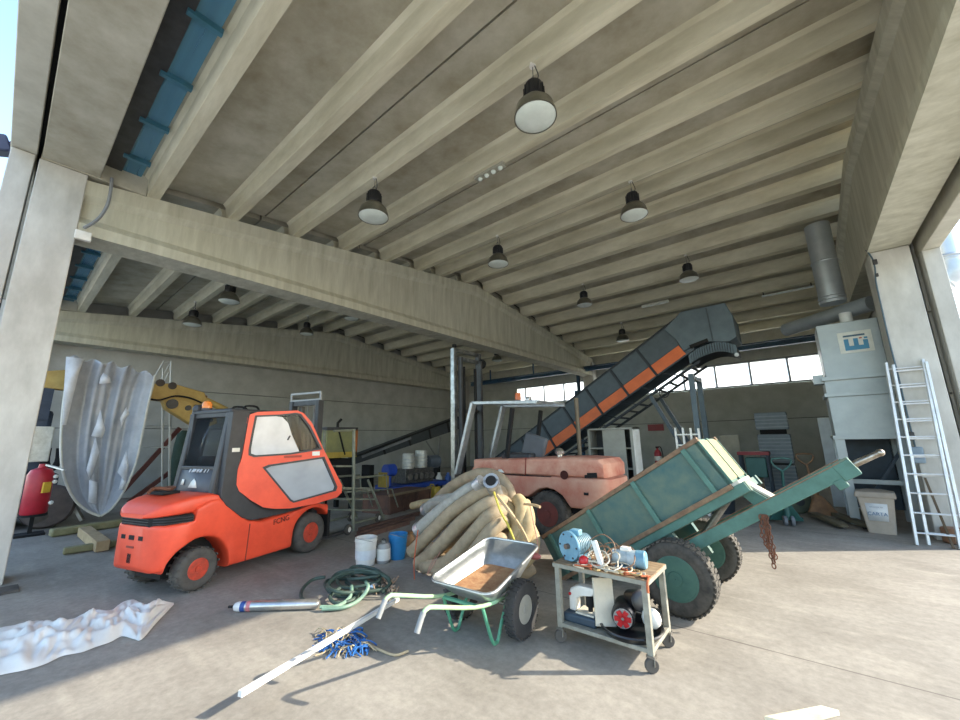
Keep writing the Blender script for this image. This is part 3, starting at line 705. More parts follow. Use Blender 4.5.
for a_ in range(6):
    t = 2*pi*a_/6; rd = x*cos(t)+y*sin(t); MB().bar(fe+ax*.018+rd*.012, fe+ax*.018+rd*.062, .035, .01, ax).build('fan_blade', M('red_plastic', 'c8262b'), um)
MB().ball((.14, .06, .1), .075, sy=.8).build('white_cover', white, um)

# ================================================================== WHEELBARROW
bg_ = M('barrow_green', '5fa283', .5, col2='4b8a6e', scale=8); galv = M('galvanised', 'c3c6c5', .38, .75, col2='a3a8a9', scale=9, stretch=(1, 1, 2))
WP = V((-2.42, 3.06, 0))
wbr = thing('wheelbarrow', 'galvanised two-wheeled wheelbarrow with green tubular frame and handles', 'wheelbarrow', WP, radians(3))
def corner(w_, y0, y1, z0, z1, r, n=4):
    out = []
    for cx, cy, z, a0 in ((w_[1]-r, y1-r, z1, 0), (-w_[1]+r, y1-r, z1, pi/2), (-w_[0]+r, y0+r, z0, pi), (w_[0]-r, y0+r, z0, 3*pi/2)):
        for i in range(n+1):
            a = a0 + pi/2*i/n; yy = cy + r*sin(a); out.append(V((cx+r*cos(a), yy, z0 + (z1-z0)*(yy-y0)/(y1-y0))))
    return out
rim = corner((.335, .31), -.46, .43, .455, .635, .09); bot = corner((.20, .2), -.30, .20, .325, .36, .07)
mid = [a.lerp(b, .5)+V((0, 0, 0)) for a, b in zip(rim, bot)]
tubm = MB().rings([rim, mid, bot], caps=False); k = len(rim); tubm.f.append(tuple(2*k+i for i in range(k)))
tub = tubm.build('tub', galv, wbr, solid=.006)
MB().tube(rim, .012, 8, closed=True).build('rolled_rim', galv, tub)
dr_ = [a.lerp(b, .75)+V((0, 0, .012)) for a, b in zip(rim, bot)]
di = MB(); cI = sum(dr_, V())/k
di.v = [p.lerp(cI, .06) for p in dr_] + [p.lerp(cI, .55)+V((0, 0, -.028)) for p in dr_] + [cI-V((0, 0, .03))]
di.f = [(i, (i+1) % k, k+(i+1) % k, k+i) for i in range(k)] + [(k+i, k+(i+1) % k, 2*k) for i in range(k)]
di.build('rust_residue', M('rusty_soil', '8f6040', .95, col2='b08a62', scale=14, bump=.4), tub)
for s in (-1, 1):
    x = s*.21
    rl = MB().tube([(s*.20, .10, .30), (s*.205, -.2, .31), (s*.20, -.5, .36), (s*.195, -.95, .505), (s*.195, -1.02, .52), (s*.195, -1.07, .50), (s*.195, -1.12, .42)], .016, 10, sub=3)
    h = rl.build('handle', M('barrow_pale_green', '8fc3a0', .5, col2='a9b88a', scale=7), wbr)
    MB().tube([(s*.195, -1.062, .508), (s*.195, -1.085, .475), (s*.195, -1.125, .405)], .02, 10).build('grip', M('grip_grey', '8d9090', .6), h)
    MB().tube([(x, -.02, .30), (x, -.12, .16), (x, -.19, .03), (x, -.22, .013), (x, -.27, .03), (x, -.34, .18), (x, -.4, .32)], .014, 8, sub=3).build('leg', bg_, wbr)
    MB().bar((x, .0, .3), (x, .02, .2), .02, .03).build('axle_bracket', bg_, wbr)
    wheel(wbr, (s*.33, .0, .222), (s, 0, 0), .222, .10, .11, M('barrow_tyre', '2c2c2d', .8, col2='3d3c3b'), M('barrow_rim', 'b3b0a4', .5, .3), 30, 4, dish=.3)
MB().cyl((-.3, 0, .222), (.3, 0, .222), .014).build('axle', steel, wbr)
MB().tube([(-.2, .1, .30), (-.18, .22, .30), (.18, .22, .30), (.2, .1, .30)], .016, 8).build('front_frame', bg_, wbr)
MB().bar((-.2, -.42, .335), (.2, -.42, .335), .03, .02).build('crossbar', bg_, wbr)

# ================================================================== ON THE FLOOR IN FRONT
def pail(name, label, cat, c, r0, r1, h, mat, lid=None, n=28):
    o = thing(name, label, cat, c)
    MB().lathe([(.004, .0), (r0, 0), (r1*.99, h*.86), (r1*1.04, h*.87), (r1*1.04, h*.9), (r1, h*.91), (r1*1.02, h), (r1*.95, h), (r1*.93, h*.86), (r0*.9, .02), (.004, .02)], (0, 0, 0), n=n).build('shell', mat, o)
    MB().tube([V((r1*1.03*cos(t), r1*.5*abs(sin(t))*.0 + r1*1.03*sin(t), h*.88 - .05*sin(t))) for t in [pi+pi*i/8 for i in range(9)]], .004, 5).build('handle', steel, o)
    return o
bw = pail('bucket', 'white plastic bucket standing behind the green hoses', 'bucket', F(359, 566)+V((0, .1, 0)), .125, .15, .35, M('bucket_white', 'e6e4dc', .5, col2='d2cfc4', scale=8))
MB().lathe([(.152*.92, .08), (.152*.96, .2)], (0, 0, 0), n=28, caps=False).build('label', M('label_pale', 'dfe1e1', .6), bw)
cn = thing('jerrycan', 'small grey canister with white label between white and blue buckets', 'canister', F(378, 564)+V((0, .09, 0)))
MB().lathe([(.004, 0), (.085, 0), (.092, .02), (.092, .22), (.08, .25), (.035, .265), (.035, .285), (.004, .285)], (0, 0, 0), n=20).build('body', M('can_grey', 'a6a5a0', .45, .3), cn)
MB().lathe([(.0935, .04), (.0935, .19)], (0, 0, 0), n=20, caps=False).build('label', white, cn)
MB().tube([(-.05, 0, .26), (-.03, 0, .3), (.03, 0, .3), (.05, 0, .26)], .007, 6, sub=3).build('handle', greyp, cn)
pail('bucket', 'bright blue plastic bucket beside the hose pile', 'bucket', F(392, 560)+V((0, .1, 0)), .105, .135, .34, M('bucket_blue', '2b83bd', .45, col2='2273a8'))
# submersible pump
pa, pb = F(233, 612)+V((0, 0, .048)), F(319, 609)+V((0, 0, .048)); pd = (pb-pa).normalized(); pl = (pb-pa).length
pm = thing('submersible_pump', 'long stainless steel submersible well pump lying on the floor', 'pump', (pa.x, pa.y, 0), atan2(pd.y, pd.x))
sst = M('stainless', 'd0cfcd', .28, .85, col2='bcbab6', scale=12)
MB().lathe([(.012, 0), (.035, .015), (.046, .05), (.046, .08)], (0, 0, .048), (1, 0, 0)).build('nose', M('pump_white_end', 'd9d8d6', .4), pm)
MB().lathe([(.0465, .08), (.0465, .125)], (0, 0, .048), (1, 0, 0)).build('blue_band', M('band_blue', '2f4f92', .5), pm)
MB().lathe([(.0465, .14), (.0465, .18)], (0, 0, .048), (1, 0, 0)).build('red_band', M('band_red', 'b6646a', .5, col2='c9898c'), pm)
MB().lathe([(.045, .08), (.046, .19), (.045, .195), (.046, .2), (.046, pl*.55), (.049, pl*.55), (.049, pl*.57), (.047, pl*.57), (.047, pl*.97), (.03, pl), (.01, pl)], (0, 0, .048), (1, 0, 0)).build('barrel', sst, pm)
MB().cyl((-.05, 0, .048), (.0, 0, .048), .012).build('shaft', darkm, pm)
# green hose coiled loosely
gh = M('hose_dark_green', '44574c', .55, col2='36473f', scale=10); gl_ = M('hose_light_green', '83a08c', .55, col2='6b8a76')
def zed(px, py, z): return F(px, py, z)
hs = thing('garden_hose', 'loose coil of dark green hose on the floor between pump and buckets', 'hose', F(345, 595))
for L, mt in (([(318, 604, .03), (303, 600, .03), (302, 590, .04), (312, 580, .06), (325, 577, .08)], gh),
              ([(326, 584, .03), (345, 575, .1), (368, 572, .13), (388, 578, .1), (386, 588, .04), (362, 592, .05), (338, 592, .09), (328, 584, .1), (342, 574, .14), (366, 570, .12)], gh),
              ([(334, 592, .02), (329, 584, .05), (338, 573, .1), (358, 570, .15), (382, 574, .12), (391, 584, .05)], gh),
              ([(346, 582, .03), (358, 592, .04), (352, 600, .03), (336, 603, .03), (330, 596, .05), (340, 588, .08)], gh),
              ([(320, 607, .04), (338, 606, .03), (350, 597, .04), (352, 586, .10)], gl_), ([(322, 609, .03), (345, 607, .03), (360, 599, .04), (368, 588, .12), (366, 582, .14)], gl_),
              ([(352, 576, .04), (372, 584, .04), (384, 592, .03)], gh)):
    MB().tube([zed(*p) for p in L], .019, 8, sub=5).build('hose', mt, hs, world=True)
for k in range(3):
    c = F(352+k*6, 588-k*3); MB().tube([c+V(((.34-.05*k)*cos(t)+.03*sin(3*t+k), (.27-.04*k)*sin(t), .03+.035*k+.02*sin(2*t+k))) for t in [2*pi*i/12 for i in range(12)]], .018, 8, closed=True, sub=3).build('hose', gh, hs, world=True)
R4 = random.Random(5)
tc_ = MB().lathe([(.03, -.06), (.04, -.06), (.045, .0), (.04, .06), (.03, .06)], F(371, 591)+V((0, 0, .045)), (1, .3, 0)); tag(tc_.build('tin_can', alu), 'dented pale can lying beside the green hose coil', 'can')
bc_ = MB()
for i in range(26):
    p = F(R4.uniform(372, 396), R4.uniform(583, 596)); bc_.bar(p+V((0, 0, .012)), p+V((R4.uniform(-.09, .09), R4.uniform(-.08, .08), R4.uniform(.01, .09))), .012, .012)
tag(bc_.build('scrap_heap', M('scrap_brown', '8d5f45', .8, col2='c2b29a', scale=40)), 'small heap of brown and pale scrap bits beside the hoses', 'scrap', kind='stuff')
# blue and tan rope waste
for cnt, rad, mt, lab in ((70, .006, M('rope_blue', '2c6cb0', .7, col2='1f4f8c'), 'scraps of blue rope heaped beside the white pole'), (40, .005, M('rope_tan', 'b9a888', .8), 'scraps of tan rope strewn over the blue rope heap')):
    rp = MB()
    for i in range(cnt):
        p = F(R4.uniform(322, 366), R4.uniform(634, 654)); d = V((R4.uniform(-.12, .12), R4.uniform(-.10, .10), 0)); z = R4.uniform(.008, .05)
        rp.tube([p-d+V((0, 0, .008)), p-d*.3+V((.02, .01, z)), p+d*.4+V((-.02, 0, z)), p+d+V((0, 0, .01))], rad, 5, sub=2)
    tag(rp.build('rope_waste', mt), lab, 'rope', kind='stuff')
tag(MB().tube([F(366, 643, .02), F(380, 650, .012), F(395, 655, .012), F(408, 651, .012)], .01, 6, sub=4).build('rope_end', M('rope_tan', 'b9a888', .8)), 'tan rope end trailing from the blue rope scraps', 'rope')
# white square pole
pA, pB = F(398, 599, .035), F(240, 694, .13)
po = MB().bar(pA, pB, .034, .034); tag(po.build('metal_pole', M('pole_white', 'e9e8e4', .45, col2='d4d2cb', scale=5)), 'long white square metal pole lying on the floor', 'pole')
# crumpled white sheet
up = [(-60, 648), (0, 630), (28, 624), (45, 622), (62, 624), (82, 616), (92, 612), (108, 614), (122, 604), (134, 601), (146, 608), (160, 604), (173, 604)]
dn_ = [(-60, 690), (0, 676), (25, 671), (45, 665), (62, 657), (82, 653), (95, 648), (110, 643), (122, 637), (134, 640), (142, 640), (156, 624), (174, 605)]
UP = spline([F(*p) for p in up], 5); DN = spline([F(*p) for p in dn_], 5)
def sheet(u, v):
    i = u*(len(UP)-1); k = min(int(i), len(UP)-2); a = UP[k].lerp(UP[k+1], i-k); b = DN[k].lerp(DN[k+1], i-k)
    p = b.lerp(a, v); e = max(0., sin(pi*min(max(v, 0), 1)))**.55 * min(1, 9*(1-u)+.12)
    q = V((u*9, v*3.2, 0)); wv = .35*noise.noise(V((u*6, v*2, 4)))
    folds = (1-abs(2*((v*2.6+u*1.7+wv) % 1)-1))**1.6
    h = .5+.5*noise.noise(V((u*5, v*1.2, 2))); lump = abs(noise.noise(q*1.1)) + .5*abs(noise.noise(q*2.4+V((5, 2, 0))))
    return V((p.x, p.y, .006 + e*(.02 + .06*folds*h + .075*lump + .05*h*v)))
sh = MB().grid(sheet, 110, 34)
tag(sh.build('tarpaulin', M('tarp_white', 'e4e2dc', .6, col2='d2cdc4', scale=2.5), ang=80), 'crumpled dirty white plastic sheet lying on the floor at left', 'sheet')
pb_ = MB(); c = [F(765, 722), F(822, 711), F(840, 716), F(790, 728)]
pb_.v = [p+V((0, 0, .002)) for p in c]+[p+V((0, 0, .03)) for p in c]; pb_.f = [(3, 2, 1, 0), (4, 5, 6, 7), (0, 1, 5, 4), (1, 2, 6, 5), (2, 3, 7, 6), (3, 0, 4, 7)]
tag(pb_.build('board_offcut', M('pale_board', 'e2dccb', .6, col2='cfc39f', scale=5)), 'pale board offcut lying on the sunlit floor at the bottom edge', 'board')
# ================================================================== HEAP OF SUCTION HOSES
hz_ = [M('hose_grey_brown', 'a8967a', .75, col2='8a7a62', scale=9, bump=.05), M('hose_pale_grey', 'aba79c', .7, col2='8e8a80', scale=9), M('hose_beige', 'bda982', .75, col2='9d8a66', scale=9)]
hp_ = thing('hose_heap', 'big heap of thick grey and beige suction hoses tied in a coil behind the wheelbarrow', 'hose', (-3.3, 4.0, 0))
def W3(L): return [PY(x, y, Y) for x, y, Y in L]
HS = [(1, .085, [(418, 530, 3.75), (440, 511, 3.82), (462, 494, 3.9), (476, 486, 4.0)]),
      (0, .086, [(412, 552, 3.72), (428, 536, 3.74), (452, 512, 3.8), (474, 497, 3.85), (490, 490, 3.95), (500, 492, 4.15), (506, 500, 4.4)]),
      (0, .086, [(418, 568, 3.70), (436, 550, 3.70), (462, 522, 3.74), (484, 506, 3.8), (498, 501, 3.95), (506, 504, 4.2), (512, 515, 4.4)]),
      (0, .086, [(424, 580, 3.68), (446, 563, 3.66), (470, 538, 3.7), (488, 518, 3.75), (500, 512, 3.9), (508, 516, 4.2)]),
      (0, .086, [(436, 587, 3.66), (458, 572, 3.62), (478, 548, 3.66), (492, 530, 3.72), (502, 522, 3.9), (508, 530, 4.2)]),
      (0, .086, [(430, 560, 4.1), (452, 540, 4.0), (478, 524, 4.0), (496, 520, 4.1), (510, 540, 4.25)]),
      (0, .086, [(452, 586, 3.7), (474, 570, 3.62), (490, 550, 3.66), (500, 540, 3.8), (508, 548, 4.1)]),
      (0, .085, [(428, 520, 4.5), (438, 500, 4.5), (456, 484, 4.45), (480, 474, 4.35), (498, 478, 4.3), (508, 490, 4.3), (513, 508, 4.3)]),
      (1, .085, [(425, 510, 4.4), (436, 502, 4.4), (450, 499, 4.4), (470, 497, 4.4)]),
      (2, .06, [(412, 506, 4.7), (424, 503, 4.7), (440, 502, 4.6)]),
      (2, .085, [(506, 506, 4.1), (516, 522, 4.05), (523, 540, 4.05), (530, 560, 4.1)]),
      (2, .085, [(498, 553, 3.9), (508, 545, 3.95), (518, 530, 4.0), (522, 508, 4.1), (518, 500, 4.2)]),
      (2, .085, [(502, 562, 3.85), (514, 552, 3.9), (525, 537, 4.0), (528, 517, 4.1), (524, 504, 4.2)]),
      (2, .085, [(495, 570, 3.8), (512, 566, 3.82), (528, 556, 3.95), (533, 540, 4.1), (529, 528, 4.2)]),
      (0, .086, [(424, 566, 4.3), (440, 572, 4.3), (470, 566, 4.2), (500, 562, 4.2), (520, 562, 4.2)]),
      (0, .086, [(436, 578, 4.0), (460, 580, 3.95), (490, 576, 3.95), (520, 572, 4.0), (532, 566, 4.1)]),
      (1, .085, [(491, 481, 3.75), (494, 488, 3.9), (498, 498, 4.1), (504, 512, 4.3)])]
for i, (c, r, L) in enumerate(HS):
    P = W3(L)
    for q in P: q.z = max(q.z, r+.005)
    hh = MB().tube(P, r, 12, sub=5).build('hose', hz_[c], hp_, world=True)
    if i in (0, 8, 16):
        d = (P[0]-P[1]).normalized()
        MB().tube([P[0]-d*.06, P[0]+d*.012, P[0]+d*.012, P[0]-d*.05], [r*1.12, r*1.12, r*.78, r*.74], 14).build('hose_end', alu, hh, world=True)
        MB().cyl(P[0]-d*.02, P[0]+d*.013, r*.76, n=14).build('bore_shade', darkm, hh, world=True)  # dark plug paints the shade of the hollow on a closed hose end
P = W3([(476, 486, 3.85), (482, 481, 3.85)]); MB().cyl(P[0], P[1], .08).build('coupling', alu, hp_, world=True)
sty = M('strap_yellow', 'c9bc4a', .6, col2='b3a038'); stb = M('strap_beige', 'c0a27a', .7)
for mt, wd, L in ((sty, .03, [(494, 492, 3.75), (500, 510, 3.70), (508, 525, 3.72), (514, 540, 3.74), (516, 548, 3.74)]), (stb, .04, [(497, 495, 3.72), (510, 512, 3.7), (522, 530, 3.85), (528, 543, 3.9)]), (stb, .03, [(524, 504, 3.95), (534, 505, 3.9), (540, 507, 3.85)]), (M('twine_orange', 'c8623c', .7), .015, [(418, 530, 3.66), (416, 545, 3.58), (414, 565, 3.52), (415, 588, 3.45)]),
                 (M('twine_pink', 'c48a7a', .7), .01, [(530, 506, 3.9), (534, 525, 3.9), (538, 545, 3.9), (537, 560, 3.9)]), (M('twine_pink', 'c48a7a', .7), .008, [(436, 556, 3.55), (430, 566, 3.55), (428, 574, 3.5), (440, 552, 3.55)])):
    MB().tube(W3(L), wd*.5, 6, sub=4).build('strap', mt, hp_, world=True)
p = PY(534, 556, 3.75); tag(MB().ball((0, 0, 0), .055, sx=1.5, sz=.6).add([], []).build('red_rag', M('rag_red', 'c0706a', .8), base=(0, 0, 0)), 'small faded red cloth tucked at the right foot of the hose heap', 'cloth').location = (p.x, p.y, max(p.z, .1))

# ================================================================== OLD FADED FORKLIFT
fade = M('faded_red_paint', 'd3a188', .8, col2='b25a45', scale=1.9, bump=.08, lo=.3, hi=.62)
fade2 = M('faded_red_lower', 'b5604a', .8, col2='c99a82', scale=1.7)
of = thing('forklift', 'old forklift with faded dusty red bodywork and silver mast behind the hose heap', 'forklift', (-3.6, 6.2, 0))
OW = 1.15; OY = OW/2
def ohw(u): return interp([(.7, .575), (.9, .55), (1.02, .5), (1.08, .42), (1.12, .3)], u)
uu = (-1.65, -1.2, -.6, 0, .5, .8, .95, 1.02)
m = MB().rings([rr(u, ohw(u)*.985, 1.0, interp([(-1.65, 1.27), (.6, 1.33), (.95, 1.3), (1.02, 1.22)], u), OY, .2, 32) for u in uu]); hd = m.build('hood', fade, of)
def oz(u):
    d = .44**2-u*u; z = .62 if u < 0 else .50
    return max(z, .36+sqrt(d)) if d > 0 else z
ul = [-1.65, -1.2, -.8, -.46, -.445, -.435, -.40, -.3, -.15, 0, .15, .3, .40, .435, .445, .46, .6, .75, .88, .98, 1.06, 1.11]
m = MB().rings([rr(u, ohw(u), max(oz(u), .5+max(0, u-.8)*1.1), interp([(.9, 1.01), (1.11, .98)], u), OY, .18, 32) for u in ul]); lb = m.build('counterweight', fade2, of, ang=30)
MB().span((-1.6, .004, .99), (.1, OW-.004, 1.003)).build('belt_line', darkm, lb)
MB().bar((-.42, -.006, 1.0), (-.4, .012, 1.32), .012, .02, (0, 1, 0)).build('panel_seam', M('dark_red_metal', '8e3a2c'), hd)
q = PY(564, 475, 6.19)-V((-3.6, 6.2, 0)); MB().lathe([(.01, 0), (.075, 0), (.06, -.01), (.01, -.01)], (q.x, -.005, q.z), (0, -1, 0), 20).build('lifting_hole', M('hole_shade_red', '4a2018', .9), hd)  # dark disc on the panel paints the shade inside the hole
q = PY(590, 476, 6.19)-V((-3.6, 6.2, 0)); MB().bar((q.x-.11, .03, q.z), (q.x+.1, .03, q.z+.01), .02, .08).build('lamp_slot', darkm, hd)
q = PY(586, 494, 6.19)-V((-3.6, 6.2, 0)); MB().box((q.x, .01, q.z), (.07, .05, .04)).build('lower_slot', darkm, lb)
q = PY(500, 471, 6.19)-V((-3.6, 6.2, 0)); MB().add([V((q.x-.12, .0, q.z-.03)), V((q.x+.10, .0, q.z-.03)), V((q.x+.03, .0, q.z+.03)), V((q.x-.03, .0, q.z+.03))], [(0, 1, 2, 3)]).build('emblem', white, hd, solid=.006)
MB().span((-2.0, .25, .3), (.7, .9, .75)).build('chassis', darkm, of)
for u, r in ((0, .375), (-1.95, .40)):
    for y in (.09, OW-.09): wheel(of, (u, y, r), (0, -1, 0), r, .24, r*.55, trub, M('dull_red_rim', '7c3a30', .7, col2='5f332c'), 20, 6, dish=.35)
MB().span((-2.2, .0, .45), (-1.45, OW, .62)).span((-1.7, .02, .6), (-1.62, OW-.02, 1.1)).build('front_body', fade2, of)
MB().span((-1.2, .32, 1.26), (-.5, .85, 1.38)).add([], []).build('seat_cushion', blackp, of, bevel=.04)
MB().bar((-.62, .58, 1.3), (-.48, .58, 1.72), .5, .12, (0, 1, 0)).build('seat_back', M('seat_grey', '5d5f62', .5), of, bevel=.04)
pc = PY(560, 458, 6.6)-V((-3.6, 6.2, 0)); MB().lathe([(.05, -.08), (.05, .0), (.085, .01), (.09, .06), (.06, .1), (.01, .115)], (pc.x, pc.y, 1.36), n=20).build('air_filter_bowl', M('chrome_dull', 'c9c9c6', .25, .9), of)
def O(px, py, Y): return PY(px, py, Y)-V((-3.6, 6.2, 0))
a, b, c = O(458, 474, 6.25), O(474, 403, 6.25), O(538, 402, 6.25); gy = M('guard_silver', 'b9bcbc', .4, .6, col2='9b9d9c', scale=9)
for y in (.03, OW-.05):
    f = lambda p: V((p.x, y, p.z))
    MB().bar(f(a), f(b), .07, .15, (0, 1, 0)).build('guard_post', gy, of, bevel=.01)
    MB().bar(f(b)-V((.03, 0, 0)), f(c), .07, .07, (0, 1, 0)).build('guard_side', gy, of, bevel=.01)
    p, q = O(513, 408, 6.25), O(507, 446, 6.25); MB().bar(f(p), V((q.x, y, 1.3)), .06, .08, (0, 1, 0)).build('rear_post', darkm, of)
rb = MB()
for i in range(7):
    x = b.x + (c.x-b.x)*i/6; z = b.z+(c.z-b.z)*i/6; rb.bar((x, .03, z+.02), (x, OW-.05, z+.02), .04, .03)
rb.each('guard_slat', gy, of)
q = O(518, 399, 6.5); bb = MB().cyl((q.x, .3, c.z+.05), (q.x, .3, c.z+.10), .05).build('beacon_base', greyp, of); MB().lathe([(.06, 0), (.06, .12), (.05, .14), (.01, .145)], (q.x, .3, c.z+.10)).build('beacon_dome', M('amber_orange', 'd9713c', .3), bb)
q = O(530, 400, 6.3); MB().lathe([(.02, -.05), (.06, -.03), (.06, .03), (.02, .04)], (q.x, .06, c.z+.06), (1, 0, 0)).build('work_lamp', alu, of)
mt_ = M('mast_silver', 'a3a5a4', .3, .8, col2='6f706e', scale=10)
for y in (.12, 1.0): 
    ma = MB().span((-2.36, y-.05, .1), (-2.24, y+.05, 3.72)).build('mast_channel', mt_ if y < .5 else greyp, of, bevel=.01)
    MB().span((-2.22, y-.03 + (.09 if y < .5 else -.09), .1), (-2.13, y+.03 + (.09 if y < .5 else -.09), 3.5)).build('inner_channel', greyp, of)
for z in (3.68, 3.5, 2.3, .6): MB().bar((-2.3, .1, z), (-2.3, 1.02, z), .07, .08).build('mast_crossbar', mt_, of)
MB().lathe([(.04, -.04), (.11, -.04), (.08, 0), (.11, .04), (.04, .04)], (-2.2, 1.0, 3.45), (0, 1, 0)).build('chain_pulley', darkm, of)
for y in (.35, .75): MB().cyl((-2.2, y, .2), (-2.2, y, 3.3), .035).build('lift_cylinder', darkm, of)
MB().tube([(-2.28, .12, 3.74), (-2.28, .12, 3.80)], .05).build('mast_cap', darkm, of)
MB().span((-2.5, .1, .1), (-2.4, 1.05, .55)).build('fork_carriage', darkm, of)

# ================================================================== INCLINED BELT CONVEYOR WITH ORANGE SIDES
cgrey = M('conveyor_grey', '4b565d', .5, .2, col2='3d474e', scale=4); cor = M('conveyor_orange', 'd9692c', .5, col2='c65d28', scale=4); cdk = M('conveyor_dark', '2a3036', .6, .2)
hgrey = M('hood_grey', '5b6a72', .5, .1, col2='4d5b63', scale=3)
CN, CF = 11.0, 12.0
cv = thing('belt_conveyor', 'long inclined dark grey belt conveyor with orange side panels and hooded head', 'conveyor', (-2.0, 11.5, 0))
A0, A1 = PY(519, 440, CN), PY(632, 353, CN); dv = (A1-A0).normalized(); dv.y = 0; dv.normalize(); nv = V((dv.z, 0, -dv.x))   # along, and down-square to the belt
def cvp(s, d, y): return V((A0.x, 0, A0.z)) + dv*s + nv*d + V((0, y, 0))
def sd(px, py): p = PY(px, py, CN)-A0; return p.dot(dv), p.dot(nv)
s_top = sd(678, 343)[0]; d_or0 = sd(598, 404)[1]; d_or1 = sd(598, 418)[1]; d_un = sd(640, 404)[1]
S0, S1 = -1.6, sd(690, 335)[0]
def cbox(m, s0, s1, d0, d1, y0, y1):
    vs = [cvp(s, d, y) for y in (y0, y1) for d in (d0, d1) for s in (s0, s1)]
    return m.add(vs, [(0, 1, 3, 2), (4, 6, 7, 5), (0, 4, 5, 1), (2, 3, 7, 6), (0, 2, 6, 4), (1, 5, 7, 3)])
for y in (CN, CF): 
    w_ = cbox(MB(), S0, S1, 0, d_or0, y-.02, y+.02).build('side_wall', cgrey, cv, world=True)
    cbox(MB(), S0, S1, -.03, .02, y-.04, y+.04).build('wall_rim', cdk, w_, world=True)
s = S0+.1; k = 0
step = .92
s = s_top-step*8.0
pan = []
while s < s_top-.05:
    cbox(MB(), s+.03, min(s+step-.03, s_top), d_or0+.02, d_or1-.02, CN-.03, CN+.03).build('orange_panel', cor, cv, world=True)
    cbox(MB(), s-.03, s+.03, -.02, d_or1+.03, CN-.06, CN+.02).build('upright', cdk, cv, world=True)
    s += step
cbox(MB(), S0, s_top+.2, d_or0-.01, d_or1+.01, CN+.0, CN+.06).build('beam', cgrey, cv, world=True); cbox(MB(), S0, s_top+.2, d_or0-.01, d_or1+.01, CF-.06, CF+.0).build('beam', cgrey, cv, world=True)
cbox(MB(), S0, S1, d_or0-.1, d_or0-.06, CN+.03, CF-.03).build('belt', darkm, cv, world=True)
for y in (CN+.02, CF-.02): cbox(MB(), S0+.4, s_top+.1, d_un-.06, d_un, y-.03, y+.03).build('lower_chord', cdk, cv, world=True)
m = MB(); q = S0+.5
while q < s_top: 
    m.bar(cvp(q, d_un-.03, CN), cvp(q, d_un-.03, CF), .05, .05); q += .33
m.each('rung', cdk, cv, world=True)
m = MB(); q = S0+.5
while q < s_top-.3: m.bar(cvp(q, d_or1, CN), cvp(q+.33, d_un, CN), .03, .03); q += .66
m.each('lacing', cdk, cv, world=True)
HD = [(664, 330), (675, 319), (681, 312), (706, 307), (725, 303), (733, 316), (737, 337), (730, 342), (708, 342), (690, 348), (684, 352), (676, 340)]
hp3 = [(PY(x, y, CN).x, PY(x, y, CN).z) for x, y in HD]
hdd = MB().prism(hp3, lambda a, b, t: V((a, t, b)), CN-.06, CF+.06).build('hood', hgrey, cv, world=True, bevel=.02)
p, q = PY(706, 308, CN-.07), PY(713, 341, CN-.07); MB().bar(p, q, .02, .03).build('hood_seam', cgrey, hdd, world=True)
p, q = PY(690, 347, CN-.06), PY(708, 340, CN-.06); MB().bar(p, q, .09, .05, (0, 1, 0)).build('hood_slot', darkm, hdd, world=True)
arc = [PY(x, y, CN) for x, y in ((690, 359), (697, 354), (706, 350), (716, 347), (726, 347), (736, 350))]; arc = spline(arc, 4)
for i, p in enumerate(arc):
    MB().bar(p+V((0, 0, .12)), p+V((0, 0, -.12)), .035, .05, (0, 1, 0)).build('chute_slat', hgrey, cv, world=True)
for dz in (.1, -.1): MB().tube([p+V((0, .05, dz)) for p in arc], .025, 6).build('chute_rail', cgrey, cv, world=True)
MB().rings([[p+V((0, .05, .1)), p+V((0, 1.0, .1)), p+V((0, 1.0, -.1)), p+V((0, .05, -.1))] for p in arc]).build('chute_belt', cdk, cv, world=True)
pl = arc[-1]; MB().ball(pl+V((0, -.02, -.12)), .05).build('lamp', M('lamp_white', 'e8ecec', .3), cv, world=True)
for y in (CN+.0, CF-.0):
    MB().span((-2.06, y-.06, 0), (-1.94, y+.06, 3.2)).build('leg', hgrey, cv, world=True)
    a = cvp(sd(648, 393)[0], d_un, y); MB().bar(a, V((-1.75, y, .0)), .09, .1, (0, 1, 0)).build('brace', cgrey, cv, world=True)
MB().bar((-2, CN, 3.12), (-2, CF, 3.12), .1, .1).build('leg_crossbar', hgrey, cv, world=True); MB().bar((-2, CN, 1.4), (-2, CF, 1.4), .08, .08).build('leg_crossbar', hgrey, cv, world=True)
a = cvp(S0, d_un, 11.5); MB().span((a.x-.3, CN-.1, 0), (a.x+.9, CF+.1, .7)).build('tail_box', cgrey, cv, world=True)
p = PY(664, 393, CN-.05); MB().tube([p+V((.12*cos(t), 0, .12*sin(t))) for t in [2*pi*i/12 for i in range(12)]], .015, 6, closed=True).build('hand_wheel', cdk, cv, world=True)
# slender post in front of it
p = PY(576, 398, 8.6); tag(MB().cyl((p.x, 8.6, 0), (p.x, 8.6, p.z), .05, n=12).build('steel_post', M('post_tan', '857763', .6, .3)), 'slender brownish steel post standing behind the old forklift', 'post')

